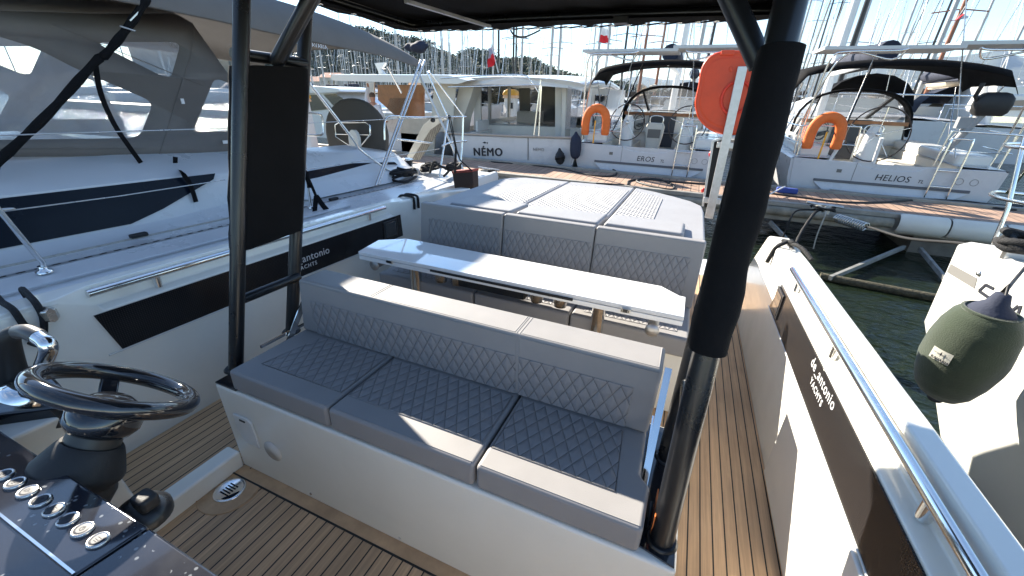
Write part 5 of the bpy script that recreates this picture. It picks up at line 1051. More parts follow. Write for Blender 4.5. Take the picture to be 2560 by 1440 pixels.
# ================================================================ two twin sailing boats stern-on
def sail_stern(cx, name_txt, label, wheels, seed):
    y0 = 9.78; HB = 1.72
    T = Thing('sailing_boat', label, 'sailing boat', (cx, y0, 0.2), F=W4)
    mb, secs = hull_mesh(cx, y0, 11.5, HB, 1.13, 1.55, 0.93)
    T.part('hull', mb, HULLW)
    # deck with open cockpit
    m = MB(); rows = []
    for i in range(13):
        a = secs[i][0]; b_ = secs[i][-1]; rows.append([a, (a[0] * 0.97 + cx * 0.03, a[1], a[2] + 0.03), (cx - abs(a[0] - cx) * 0.55, a[1], a[2] + 0.05), (cx + abs(a[0] - cx) * 0.55, a[1], a[2] + 0.05), (b_[0] * 0.97 + cx * 0.03, b_[1], b_[2] + 0.03), b_])
    for i in range(12):
        for k in range(5):
            if k == 2 and i < 3: continue
            m.add([rows[i][k], rows[i][k + 1], rows[i + 1][k + 1], rows[i + 1][k]], [(0, 1, 2, 3)])
    T.part('deck', m, HULLW)
    m = MB(); m.box(cx - 0.93, cx + 0.93, y0 + 0.06, y0 + 3.1, 0.62, 0.66); m.box(cx - 1.0, cx - 0.93, y0 + 0.05, y0 + 3.1, 0.62, 1.17); m.box(cx + 0.93, cx + 1.0, y0 + 0.05, y0 + 3.1, 0.62, 1.17)
    m.box(cx - 0.93, cx - 0.5, y0 + 1.2, y0 + 3.1, 0.66, 1.0); m.box(cx + 0.5, cx + 0.93, y0 + 1.2, y0 + 3.1, 0.66, 1.0); T.part('cockpit', m, CREAM, bevel=0.03)
    m = MB(); m.box(cx - 1.45, cx - 0.95, y0 + 0.25, y0 + 3.4, 1.15, 1.36); T.part('coaming', m, GELW, bevel=0.06); m = MB(); m.box(cx + 0.95, cx + 1.45, y0 + 0.25, y0 + 3.4, 1.15, 1.36); T.part('coaming', m, GELW, bevel=0.06)
    # transom plate with shallow scoop
    m = MB(); yb = y0 - 0.012
    top = [(-1.56, 1.15), (-0.52, 1.13), (-0.42, 1.07), (-0.2, 1.035), (0.15, 1.03), (0.40, 1.06), (0.50, 1.13), (1.56, 1.15)]
    P = [(cx + u, yb, z) for u, z in top] + [(cx + 1.50, yb, 0.62), (cx + 1.1, yb, 0.42), (cx - 1.1, yb, 0.42), (cx - 1.50, yb, 0.62)]
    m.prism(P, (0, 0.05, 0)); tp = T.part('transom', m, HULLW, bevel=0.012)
    m = MB(); m.box(cx - 1.12, cx + 1.22, yb - 0.022, yb, 0.745, 0.79); T.part('rub_strip', m, mat('strip_grey', (0.13, 0.13, 0.14), 0.7, bump=(0.6, 60, 0.01)) if 'strip_grey' not in MATS else MATS['strip_grey'], tp)
    m = MB(); m.prism([(cx - 1.12, yb - 0.01, 0.735), (cx + 1.22, yb - 0.01, 0.735), (cx + 1.0, yb - 0.06, 0.60), (cx - 0.95, yb - 0.06, 0.60)], (0, 0.05, 0)); T.part('swim_step', m, HULLW, tp)
    m = MB(); m.box(cx - 0.525, cx - 0.519, yb - 0.004, yb, 0.66, 1.13); m.box(cx - 0.80, cx - 0.72, yb - 0.006, yb, 0.93, 0.99); T.part('hatch_line', m, GREYP, tp)
    words(name_txt, (cx - 0.18, yb - 0.001, 0.845), (1, 0, 0), (0, 0, 1), 0.155 , INK, T, 'boat_name', tp, shear=0.12, space=1.05, ext=0.002); words('TL', (cx + 0.45 if name_txt == 'HELIOS' else cx + 0.32, yb - 0.001, 0.85), (1, 0, 0), (0, 0, 1), 0.085, INK, T, 'boat_name', tp, shear=0.2, ext=0.002)
    for u in (1.02, 1.22):
        m = MB(); m.tube([(cx + u + 0.055 * math.cos(k), yb - 0.003, 0.93 + 0.055 * math.sin(k)) for k in [i * 0.5236 for i in range(12)]], 0.003, 4, closed=True); T.part('transom_emblem', m, GREYP, tp)
    # coach roof and companionway
    m = MB(); m.loft([[(cx - 1.15, y, 1.18), (cx - 1.0, y, z), (cx + 1.0, y, z), (cx + 1.15, y, 1.18)] for y, z in ((y0 + 3.1, 1.72), (y0 + 5, 1.74), (y0 + 8.2, 1.55))], smooth=False); m.add([(cx - 1.15, y0 + 3.1, 0.66), (cx + 1.15, y0 + 3.1, 0.66), (cx + 1.0, y0 + 3.1, 1.72), (cx - 1.0, y0 + 3.1, 1.72)], [(0, 1, 2, 3)]); T.part('coach_roof', m, GELW)
    m = MB(); m.box(cx - 0.36, cx + 0.36, y0 + 3.05, y0 + 3.09, 0.85, 1.76); T.part('companionway', m, mat('hatch_navy', (0.03, 0.04, 0.06), 0.3) if 'hatch_navy' not in MATS else MATS['hatch_navy'])
    m = MB(); m.box(cx - 1.05, cx + 1.05, y0 + 3.03, y0 + 3.10, 1.66, 1.74); T.part('wood_trim', m, WOOD)
    # sprayhood
    def arch(y, hb, zb, zt, n=16): return [(cx + 0.05 - hb * math.copysign(abs(math.cos(math.pi * i / n)) ** 0.8, math.cos(math.pi * i / n)), y, zb + (zt - zb) * math.sin(math.pi * i / n) ** 0.7) for i in range(n + 1)]
    A0 = arch(y0 + 3.45, 1.20, 1.40, 2.40); A1 = arch(y0 + 3.65, 1.18, 1.42, 2.41); A2 = arch(y0 + 4.7, 0.98, 1.55, 1.74)
    m = MB(); m.loft([[V(p) for p in A0], [V(p) for p in A1]])
    A1b = [V(p).lerp(V(A2[i]), 0.07) for i, p in enumerate(A1)]; m.loft([[V(p) for p in A1], A1b])
    for k in (5, 11): 
        P0 = V(A1[k]); P1 = V(A2[k]); m.bar(P0, P1, 0.10, 0.02, up=(0, -1, 0.5))
    m.tube(A0, 0.03, 8); sh = T.part('sprayhood', m, FABB)
    m = MB(); m.tube([V(p) + V((0, 0, 0.0)) for p in A2], 0.02, 8); T.part('hood_frame', m, FABB, sh)
    m = MB(); m.loft([A1b, [V(p) for p in A2]]); T.part('clear_window', m, CLEARV, sh)
    # bimini
    m = MB(); rows = []
    for j, (y, dz) in enumerate(((y0 + 1.25, -0.10), (y0 + 1.4, 0.02), (y0 + 2.1, 0.06), (y0 + 2.9, 0.05), (y0 + 3.2, -0.05))):
        rows.append([(cx + 0.05 - 1.75 * (1 - 2 * i / 20), y, 2.60 + 0.30 * math.sin(math.pi * i / 20) ** 0.55 - (0.16 if i in (0, 20) else 0) + dz) for i in range(21)])
    m.loft(rows); bo = T.part('bimini', m, FABB); s_ = bo.modifiers.new('Solid', 'SOLIDIFY'); s_.thickness = 0.01
    for u in (-1.55, 1.62):
        m = MB(); m.tube([(cx + u, y0 + 1.4, 2.48), (cx + u * 0.98, y0 + 2.4, 1.35)], 0.013, 8); T.part('bimini_pole', m, CHROME); m = MB(); m.tube([(cx + u, y0 + 3.1, 2.48), (cx + u * 0.98, y0 + 2.3, 1.35)], 0.013, 8); T.part('bimini_pole', m, CHROME)
    m = MB(); m.tube([(cx - 0.5, y0 + 1.25, 2.82), (cx - 0.75, y0 + 0.6, 1.75), (cx - 0.85, y0 + 0.3, 1.4)], 0.014, 6); T.part('bimini_strap', m, FABB)
    # stainless arch with solar panels
    for u in (-1, 1):
        for k, d in enumerate((0.0, 0.24)):
            m = MB(); m.tube(smooth_path([(cx + u * 1.50, y0 + 0.15 + d, 1.18), (cx + u * 1.53, y0 + 0.12 + d, 1.8), (cx + u * (1.50 - 0.1 * k), y0 + 0.0 + d * 0.6, 2.6), (cx + u * (1.46 - 0.18 * k), y0 - 0.06 + d * 0.5, 2.86), (cx + u * (1.3 - 0.2 * k), y0 - 0.1 + d * 0.4, 2.93), (cx + u * 0.6, y0 - 0.1 + d * 0.4, 2.94 - 0.12 * k), (cx + u * 0.45, y0 - 0.1, 2.97)], 5), 0.017, 8); T.part('arch_tube', m, CHROME)
    for a, b_, z in ((-1.62, 0.30, 3.0), (0.20, 1.9, 3.05)):
        m = MB(); m.box(cx + a, cx + b_, y0 - 0.05, y0 + 0.95, z - 0.03, z + 0.02); pnl = T.part('solar_panel', m, mat('panel_frame', (0.55, 0.56, 0.55), 0.4) if 'panel_frame' not in MATS else MATS['panel_frame'])
        m = MB(); m.box(cx + a + 0.03, cx + b_ - 0.03, y0 - 0.02, y0 + 0.92, z + 0.02, z + 0.024); T.part('solar_cells', m, NAVY, pnl)
    # pushpit
    for u in (-1, 1):
        m = MB(); m.tube(smooth_path([(cx + u * 0.62, y0 + 0.1, 1.15), (cx + u * 0.64, y0 + 0.08, 1.68), (cx + u * 0.74, y0 + 0.08, 1.74), (cx + u * 1.45, y0 + 0.1, 1.72), (cx + u * 1.60, y0 + 0.25, 1.71), (cx + u * 1.65, y0 + 1.2, 1.72)], 5), 0.014, 8); m.tube([(cx + u * 0.63, y0 + 0.08, 1.42), (cx + u * 1.58, y0 + 0.15, 1.42), (cx + u * 1.66, y0 + 1.2, 1.44)], 0.011, 8); m.tube([(cx + u * 1.5, y0 + 0.12, 1.15), (cx + u * 1.5, y0 + 0.12, 1.72)], 0.013, 8); T.part('pushpit', m, CHROME)
    # side rails
    for u in (-1, 1):
        m = MB(); m.tube([(cx + u * 1.66, y0 + 1.2, 1.72), (cx + u * 1.70, y0 + 4.0, 1.80), (cx + u * 1.62, y0 + 7, 1.9), (cx + u * 0.5, y0 + 11, 2.1)], 0.006, 6)
        for yy, uu, zz in ((3.0, 1.7, 1.77), (5.2, 1.68, 1.84), (7.2, 1.55, 1.92)): m.tube([(cx + u * uu, y0 + yy, 1.15), (cx + u * uu, y0 + yy, zz)], 0.012, 6)
        T.part('guard_rail', m, STEEL)
    # ladder
    lx = cx + 0.62; m = MB()
    m.tube(smooth_path([(lx, yb - 0.06, 0.60), (lx + 0.02, yb - 0.04, 1.55), (lx + 0.06, yb - 0.04, 1.62), (lx + 0.26, yb - 0.04, 1.62), (lx + 0.31, yb - 0.04, 1.55), (lx + 0.31, yb - 0.06, 0.60)], 4), 0.014, 8)
    for z in (0.82, 1.10): m.tube([(lx, yb - 0.05, z), (lx + 0.31, yb - 0.05, z)], 0.013, 8)
    T.part('ladder', m, CHROME)
    # wheels and pedestals
    for u, rr_ in wheels:
        wc_ = V((cx + u, y0 + 0.85, 1.58)); m = MB(); m.tube([wc_ + V((rr_ * math.cos(a), 0.05 * math.sin(a), rr_ * math.sin(a))) for a in [k * math.pi / 18 for k in range(36)]], 0.012, 8, closed=True); wh = T.part('wheel', m, mat('wheel_leather', (0.05, 0.035, 0.03), 0.6) if 'wheel_leather' not in MATS else MATS['wheel_leather'])
        m = MB()
        for a in range(5): d = V((math.cos(a * 1.2566 + 0.3), 0, math.sin(a * 1.2566 + 0.3))); m.tube([wc_, wc_ + d * rr_], 0.008, 6)
        m.ball(wc_, 0.045, 10, 8); T.part('spokes', m, CHROME, wh)
        m = MB(); m.loft([[(wc_.x + px, wc_.y + 0.22 + py, z) for px, py in rrect(w, w * 0.9, w * 0.3, 3)] for z, w in ((0.66, 0.36), (1.2, 0.30), (1.62, 0.24), (1.72, 0.14))], closed=True, caps=True); T.part('helm_pedestal', m, WHITEP)
    # horseshoe buoy
    hc_ = V((cx - 1.18, y0 - 0.02, 1.66)); m = MB(); P = [hc_ + V((-0.225, 0, -0.34)), hc_ + V((-0.23, 0, -0.05)), hc_ + V((-0.17, 0, 0.15)), hc_ + V((0, 0, 0.23)), hc_ + V((0.17, 0, 0.15)), hc_ + V((0.23, 0, -0.05)), hc_ + V((0.225, 0, -0.32))]
    P = smooth_path(P, 5); secs = []
    for i, p in enumerate(P):
        d = (P[min(i + 1, len(P) - 1)] - P[max(i - 1, 0)]).normalized(); s_ = V((d.z, 0, -d.x)); k = 0.8 if i in (0, len(P) - 1) else 1
        secs.append([p + s_ * 0.092 * a * k + V((0, 0.06 * b2 * k, 0)) for a, b2 in [(math.cos(q), math.sin(q)) for q in [j * math.pi / 5 for j in range(10)]]])
    m.loft(secs, closed=True, caps=True); T2 = Thing('horseshoe_buoy', 'orange horseshoe lifebuoy on the stern rail of the boat named ' + name_txt, 'lifebuoy', hc_, F=W4); T2.part('foam_ring', m, ORNF)
    m = MB(); m.box(hc_.x - 0.012, hc_.x + 0.012, hc_.y - 0.09, hc_.y - 0.06, hc_.z - 0.5, hc_.z - 0.02); T2.part('strap', m, YELP)
    # mast, boom, sail
    my = y0 + 6.6; m = MB(); m.tube([(cx, my, 1.6), (cx + 0.0, my - 0.15, 16.5)], 0.11, 12); mast = T.part('mast', m, WHITEP)
    m = MB()
    for z in (5.6, 9.8): m = MB(); m.tube([(cx - 1.0, my, z), (cx, my, z + 0.12), (cx + 1.0, my, z)], 0.03, 6); T.part('spreader', m, WHITEP, mast)
    m = MB()
    for u in (-1, 1): m.tube([(cx + u * 1.6, my, 1.5), (cx + u * 1.0, my, 5.6), (cx + u * 0.95, my, 9.8), (cx, my, 16.3)], 0.009, 5)
    m.tube([(cx, y0 + 11.3, 1.7), (cx, my, 16.3)], 0.03, 6); m.tube([(cx - 0.9, y0 + 0.2, 1.3), (cx - 0.12, y0 + 1.9, 6.5), (cx, my, 16.4)], 0.009, 5); m.tube([(cx + 0.9, y0 + 0.2, 1.3), (cx - 0.12, y0 + 1.9, 6.5)], 0.009, 5); T.part('rigging', m, STEEL, mast)
    m = MB(); m.tube([(cx, my, 2.85), (cx - 0.1, y0 + 2.4, 2.95)], 0.06, 8); T.part('boom', m, WHITEP)
    m = MB(); m.tube([(cx - 0.02, my - 0.3 - i * 0.36, 3.12 + 0.02 * math.sin(i * 2)) for i in range(12)], [0.12 + 0.10 * math.sin(math.pi * (0.15 + 0.85 * (1 - i / 13))) + 0.012 * math.sin(i * 3.1) for i in range(12)], 12); T.part('sail_cover', m, MATS['navy_canvas'])
    # binnacle table / winches / coils
    m = MB(); m.loft([[(cx - 0.02 + px, y0 + 1.5 + py, z) for px, py in rrect(w, 0.2, 0.06, 3)] for z, w in ((0.66, 0.26), (1.3, 0.42), (1.48, 0.44), (1.56, 0.36))], closed=True, caps=True); tb_ = T.part('cockpit_table', m, CREAM); m = MB(); m.box(cx - 0.17, cx + 0.13, y0 + 1.385, y0 + 1.40, 1.22, 1.42); T.part('table_display', m, GREYP, tb_)
    m = MB(); m.tube(smooth_path([(cx - 0.16, y0 + 1.5, 1.5), (cx - 0.15, y0 + 1.5, 1.70), (cx + 0.12, y0 + 1.5, 1.70), (cx + 0.13, y0 + 1.5, 1.5)], 4), 0.015, 8); T.part('grab_rail', m, CHROME)
    m = MB(); m.tube(scribble(cx - 0.55, y0 + 3.0, 1.35, 0.12, 0.03, 6, 0.01, seed), 0.01, 6)
    for p in range(len(m.v)): m.v[p].z += (m.v[p].x - cx + 0.55) * 0.3
    m.tube([(cx - 0.62 + 0.15 * math.cos(a), y0 + 2.98, 1.5 + 0.22 * math.sin(a)) for a in [k / 5 for k in range(31)]], 0.012, 6, closed=True); m.tube([(cx - 0.60 + 0.12 * math.cos(a), y0 + 2.96, 1.46 + 0.19 * math.sin(a)) for a in [k / 5 for k in range(31)]], 0.012, 6, closed=True); T.part('rope_coil', m, mat('grey_rope', (0.12, 0.13, 0.13), 0.9) if 'grey_rope' not in MATS else MATS['grey_rope'])
    return T
ER = sail_stern(-0.93, 'EROS', 'white sailing boat named EROS with black bimini, moored stern-on behind the orange case', ((-0.62, 0.40), (0.72, 0.40)), 31)
HE = sail_stern(3.42, 'HELIOS', 'white sailing boat named HELIOS with black bimini and outboard on its rail', ((-0.12, 0.50),), 41)
# mark on the EROS buoy
# outboard motor stowed on the rail of the right sailing boat
oc = aw(2480, 262, 9.95); om = Thing('outboard_motor', 'black outboard motor clamped on the stern rail of the boat named HELIOS', 'outboard motor', oc, F=W4)
m = MB(); m.loft([[(oc.x + px * 1.0, oc.y + py, oc.z + z) for px, py in rrect(w, 0.26 * w / 0.5, 0.09 * w / 0.5, 4)] for z, w in ((-0.17, 0.34), (-0.12, 0.44), (0.0, 0.48), (0.10, 0.46), (0.17, 0.34), (0.19, 0.2))], closed=True, caps=True); om.part('cowl', m, RUB)
m = MB(); m.tube([oc + V((-0.08, 0, -0.15)), oc + V((-0.22, 0, -0.55)), oc + V((-0.34, 0, -0.9))], [0.07, 0.055, 0.03], 10); m.box(oc.x - 0.34, oc.x - 0.16, oc.y - 0.05, oc.y + 0.05, oc.z - 0.38, oc.z - 0.2); om.part('leg', m, mat('motor_grey', (0.25, 0.26, 0.27), 0.5)); m = MB(); m.tube([oc + V((-0.15, 0, -0.02)), oc + V((-0.28, -0.05, 0.12)), oc + V((-0.26, -0.05, 0.32))], 0.03, 8); om.part('tiller', m, RUB)
# two passerelle bars from the dock to the right sailing boat
for a, b_, l in (((2033, 464), (2108, 350), 'left'), ((2160, 474), (2205, 345), 'right')):
    m = MB(); m.tube([at(*a, 2, DZ + 0.03, 'W'), aw(*b_, 9.75)], 0.03, 10); solo('boarding_ladder_pole', m, WHITEP, 'white pole leaning from the dock on the stern of HELIOS, the %s one of two' % l, 'pole', at(*a, 2, DZ, 'W'), F=W4)
def sausage(a, b_, r_, mt, lab):
    d = (b_ - a); L_ = d.length; m = MB(); m.lathe([(0, 0), (r_ * 0.5, 0.02), (r_ * 0.85, 0.08), (r_, 0.2), (r_, L_ - 0.2), (r_ * 0.85, L_ - 0.08), (r_ * 0.4, L_ - 0.01), (0.02, L_ + 0.05)], a, d, 18); return solo('fender', m, mt, lab, 'fender', a, F=W4)
sausage(aw(1438, 398, 9.6), aw(1440, 335, 9.7), 0.13, MATS['navy_canvas'], 'long navy fender hanging between the trawler and EROS')
sausage(aw(1401, 412, 9.55), aw(1399, 376, 9.6), 0.12, RUB, 'black fender hanging at the corner of the trawler stern')
sausage(aw(1912, 425, 9.5), aw(1915, 368, 9.6), 0.15, RUB, 'black fender at the left bow side of HELIOS beside the covered post')
# ================================================================ trawler motor boat NEMO
y0 = 9.78; nm = Thing('trawler_boat', 'white trawler motor boat with NÉMO on its transom and a big cabin opening', 'motor boat', (-4.2, y0, 0.2), F=W4)
cxn = -4.22; mb, secs = hull_mesh(cxn, y0, 9.5, 1.78, 1.10, 1.7, 0.96, tm=0.1); nm.part('hull', mb, HULLW)
m = MB(); P = [aw(1128, 338, y0 - 0.02), aw(1443, 348, y0 - 0.02), aw(1436, 380, y0 - 0.02), (-2.62, y0 - 0.02, 0.55), (-5.80, y0 - 0.02, 0.50)]; P = [V(p) for p in P]; m.prism(P, (0, 0.05, 0)); tp = nm.part('transom', m, HULLW, bevel=0.02)
m = MB(); m.tube([aw(1120, 333, y0 - 0.04), aw(1300, 341, y0 - 0.04), aw(1446, 345, y0 - 0.04)], 0.028, 8); nm.part('cap_rail', m, mat('rail_beige', (0.4, 0.33, 0.27), 0.5))
m = MB(); pxp(m, [(1319, 342), (1321, 342), (1321, 400), (1319, 400)], y0 - 0.03, 0.004); nm.part('door_line', m, GREYP, tp)
q = aw(1184, 388, y0 - 0.025); words('NÉMO', (q.x, q.y, q.z - 0.005), (1, 0, 0.06), (0, 0, 1), 0.27, INK, nm, 'boat_name', tp, fat=0.011, ext=0.002, space=1.15)
q = aw(1332, 377, y0 - 0.025); words('NÉMO', (q.x, q.y, q.z), (1, 0, 0.04), (0, 0, 1), 0.10, GREYP, nm, 'boat_name', tp, bold=0.0, ext=0.002, space=1.05)
m = MB(); q = aw(1212, 357, y0 - 0.028); m.prism([q + V((a, 0, b)) for a, b in ((-0.07, 0), (0, 0.03), (0.05, 0), (0.08, 0.03), (0.08, -0.03), (0.05, 0), (0, -0.02))], (0, 0.004, 0)); nm.part('fish_mark', m, INK, tp)
m = MB(); m.box(-5.75, -2.7, y0 + 0.06, y0 + 3.0, 0.55, 0.6); m.box(-5.78, -5.68, y0 + 0.05, y0 + 3, 0.55, 1.12); m.box(-2.78, -2.68, y0 + 0.05, y0 + 3, 0.55, 1.12); nm.part('cockpit', m, CREAM)
# aft cabin wall with openings
yb = y0 + 2.0; m = MB(); 
for P in ([(1185, 205), (1200, 205), (1203, 345), (1185, 345)], [(1388, 205), (1404, 205), (1402, 350), (1388, 350)], [(1185, 196), (1404, 196), (1404, 209), (1185, 209)]): pxp(m, P, yb, 0.08)
cb = nm.part('cabin_wall', m, GELW)
m = MB(); pxp(m, [(1203, 312), (1388, 318), (1388, 350), (1203, 345)], yb + 0.02, 0.06); nm.part('cabin_door', m, CREAM, cb)
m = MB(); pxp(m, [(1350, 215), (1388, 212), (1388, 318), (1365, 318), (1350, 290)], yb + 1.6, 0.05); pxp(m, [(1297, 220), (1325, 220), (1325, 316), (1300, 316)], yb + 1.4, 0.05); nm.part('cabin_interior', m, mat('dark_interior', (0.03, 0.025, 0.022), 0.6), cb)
m = MB(); pxp(m, [(1202, 208), (1388, 208), (1388, 318), (1202, 314)], yb + 0.04, 0.006); nm.part('cabin_window', m, GLASSD, cb)
m = MB(); m.box(-5.9, -2.6, yb + 0.1, yb + 5.5, 1.05, 1.3); nm.part('side_deck', m, GELW)
for px_, w_ in ((1143, 'l'), (1406, 'r')):
    m = MB(); secs = []
    if w_ == 'l': shp = [(1150, 205, 1188), (1142, 240, 1178), (1130, 290, 1160), (1126, 340, 1150)]
    else: shp = [(1404, 205, 1418), (1404, 240, 1416), (1403, 290, 1414), (1402, 345, 1412)]
    for a, yy, b_ in shp: secs.append([aw(a, yy, y0 + 1.4), aw(b_, yy, y0 + 1.4), aw(b_, yy, y0 + 1.4) + V((0, 0.5, 0)), aw(a, yy, y0 + 1.4) + V((0, 0.5, 0))])
    m.loft(secs, closed=True, caps=True, smooth=False); nm.part('roof_pillar', m, CREAM, bevel=0.02)
m = MB(); rows = []
for y, k, dz in ((y0 + 1.15, 1.06, -0.03), (y0 + 1.4, 1.1, 0.0), (y0 + 4, 1.1, 0.12), (y0 + 7.2, 0.95, 0.02)):
    rows.append([(cxn - 0.42 - 1.83 * k * math.cos(math.pi * i / 16), y - 0.25 * math.sin(math.pi * i / 16), 2.34 + 0.20 * math.sin(math.pi * i / 16) ** 0.8 + dz) for i in range(17)] + [(cxn - 0.42 + 1.78 * k * math.cos(math.pi * i / 16), y - 0.22 * math.sin(math.pi * i / 16), 2.22 + 0.14 * math.sin(math.pi * i / 16) ** 0.8 + dz) for i in range(17)])
m.loft(rows, closed=True, caps=True); nm.part('hard_top', m, GELW)
m = MB(); P = [aw(1420, 215, y0 + 0.3), aw(1450, 225, y0 + 1.0), aw(1440, 320, y0 + 1.0), aw(1412, 325, y0 + 0.3)]; m.add(P, [(0, 1, 2, 3)]); nm.part('side_curtain', m, CLEARV)
m = MB(); m.box(-2.66, -2.58, y0 + 1.3, y0 + 6.5, 1.1, 2.3); sw_ = nm.part('cabin_side', m, GELW); m = MB(); m.box(-2.575, -2.565, y0 + 1.7, y0 + 3.4, 1.4, 2.15); nm.part('side_window', m, SMOKE, sw_)
m = MB(); m.box(-5.86, -5.80, y0 + 1.3, y0 + 6.5, 1.1, 1.4)
for k in range(4): m.box(-5.86, -5.80, y0 + 2.1 + k * 1.45, y0 + 2.22 + k * 1.45, 1.4, 2.3)
sw_ = nm.part('cabin_side', m, GELW)
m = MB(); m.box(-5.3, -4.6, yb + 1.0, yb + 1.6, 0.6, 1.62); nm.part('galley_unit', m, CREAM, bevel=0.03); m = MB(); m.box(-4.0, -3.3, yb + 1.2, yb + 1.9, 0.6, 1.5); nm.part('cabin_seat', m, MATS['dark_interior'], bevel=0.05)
m = MB(); m.tube([(-4.75 + 0.16 * math.cos(a), yb + 2.4, 1.75 + 0.16 * math.sin(a)) for a in [k * 0.4 for k in range(16)]], 0.014, 6, closed=True); nm.part('helm_wheel', m, WOOD)
for a, b_ in (((1352, 200), (1335, 338)), ((1353, 215), (1347, 340))): m = MB(); m.tube([aw(*a, y0 - 0.1), aw(*b_, y0 - 0.1)], 0.018, 8); nm.part('awning_pole', m, CHROME)
m = MB(); m.tube(smooth_path([aw(1100, 196, y0 - 0.3), aw(1200, 190, y0 - 0.3), aw(1300, 187, y0 - 0.3), aw(1325, 200, y0 - 0.3), aw(1345, 230, y0 - 0.2)], 5), 0.014, 8); m.tube([aw(1120, 218, y0 - 0.3), aw(1350, 212, y0 - 0.3)], 0.012, 8); nm.part('awning_frame', m, CHROME)
# flag on the trawler roof
def flag(pole_a, pole_b, y, quad, cols, lab, r_=0.012):
    T = Thing('flag', lab, 'flag', aw(*pole_b, y), F=W4); m = MB(); m.tube([aw(*pole_a, y), aw(*pole_b, y)], r_, 8); T.part('pole', m, WHITEP)
    a, b_, c, d = [aw(*q_, y) for q_ in quad]; n_ = len(cols)
    for i, cn in enumerate(cols):
        m = MB(); rows = []
        for s in range(5):
            u0_ = (i + s / 4) / n_; rows.append([a.lerp(b_, u0_).lerp(d.lerp(c, u0_), v / 8) + V((0, 0.06 * math.sin(v * 0.9 + u0_ * 5), 0.015 * math.sin(v * 1.1))) for v in range(9)])
        m.loft(rows); T.part('flag_cloth', m, cn)
    return T
FR = mat('flag_red', (0.62, 0.02, 0.03), 0.8); FWH = mat('flag_white', (0.75, 0.75, 0.75), 0.8); FBL = mat('flag_blue', (0.02, 0.05, 0.22), 0.8)
FGY = mat('flag_faded', (0.33, 0.31, 0.38), 0.8)
flag((1228, 110), (1246, 182), 9.9, [(1230, 113), (1240, 155), (1222, 172), (1219, 125)], [FGY, FR], 'faded drooping flag on the roof of the trawler boat')
flag((1525, 0), (1512, 230), 26, [(1522, 72), (1521, 108), (1498, 106), (1505, 68)][::1], [FWH, FR], 'white and red flag flying between the masts above the trawler', 0.03)
flag((2430, -10), (2345, 120), 13, [(2400, 45), (2420, 22), (2417, 48), (2375, 54)], [FR, FWH], 'red and white flag on a line above the HELIOS solar panels', 0.006)
# ================================================================ motor boat with the man, far left
lm = Thing('motor_boat', 'white motor boat with wooden cabin where a man in a white shirt stands', 'motor boat', (-8.6, 10.2, 0.2), F=W4)
mb, secs = hull_mesh(-8.6, 10.0, 9, 1.75, 1.05, 1.6, 0.95); lm.part('hull', mb, HULLW)
m = MB(); P0 = aw(838, 197, 10.4); P1 = aw(1180, 205, 10.4); m.loft([[(P0.x, y, 2.40 + dz), (P0.x + 0.1, y, 2.52 + dz), (P1.x - 0.6, y, 2.54 + dz), (P1.x, y, 2.42 + dz), (P1.x - 0.3, y, 2.34 + dz), (P0.x + 0.2, y, 2.36 + dz)] for y, dz in ((10.2, -0.02), (10.4, 0), (14, 0.1), (16, 0.05))], closed=True, caps=True, smooth=False); lm.part('hard_top', m, GELW, bevel=0.02)
m = MB(); pxp(m, [(944, 212), (1060, 212), (1060, 300), (1000, 300), (945, 250)], 12.2, 0.05); lm.part('cabin_bulkhead', m, WOOD)
m = MB(); pxp(m, [(915, 205), (935, 205), (935, 300), (915, 300)], 12.1, 0.06); lm.part('cabin_post', m, CREAM)
m = MB(); pxp(m, [(975, 245), (1020, 245), (1015, 290), (962, 290)], 12.0, 0.02); lm.part('hatch_window', m, GLASSD)
m = MB(); pxp(m, [(1085, 205), (1140, 210), (1130, 330), (1075, 330)], 10.9, 0.06); lm.part('side_panel', m, CREAM, bevel=0.02); m = MB(); pxp(m, [(1000, 292), (1090, 292), (1085, 385), (1005, 385)], 10.0, 0.05); lm.part('canvas_dodger', m, TANC)
m = MB(); c = aw(1000, 150, 11.5); m.prism([aw(a, b, 12.0) for a, b in ((936, 158), (962, 156), (958, 165), (950, 172), (965, 190), (985, 192), (985, 196), (950, 197), (945, 178))], (0, 0.12, 0)); lm.part('radar_arch', m, GELW, bevel=0.01)
# the man
pc = aw(938, 300, 10.9)
pn_ = Thing('person', 'man seen from behind in a white long-sleeved shirt with one arm raised', 'person', (pc.x, pc.y, 0.65), F=W4)
base_z = 0.42
def skinned(name, pts, edges, radii, mt, T):
    me = bpy.data.meshes.new(name); me.from_pydata([tuple(V(p) - T.base) for p in pts], edges, []); o = bpy.data.objects.new(name, me); COL.objects.link(o); o.parent = T.e
    s = o.modifiers.new('Skin', 'SKIN'); sub = o.modifiers.new('Sub', 'SUBSURF'); sub.levels = 2; sub.render_levels = 2; me.materials.append(mt)
    for i, v in enumerate(me.skin_vertices[0].data): v.radius = radii[i] if isinstance(radii[i], tuple) else (radii[i], radii[i]); v.use_root = (i == 0)
    for p in me.polygons: p.use_smooth = True
    o.modifiers.new('W', 'WEIGHTED_NORMAL') if False else None
    return o
X, Y = pc.x, pc.y; SK = mat('skin', (0.42, 0.22, 0.15), 0.55); SHIRT = mat('white_shirt', (0.55, 0.58, 0.66), 0.85, bump=(0.6, 14, 0.02)); TR = mat('dark_trousers', (0.03, 0.035, 0.05), 0.8); HAIR = mat('short_hair', (0.10, 0.07, 0.055), 0.9)
hz = aw(937, 243, 10.9).z; hd = aw(914, 212, 10.9)
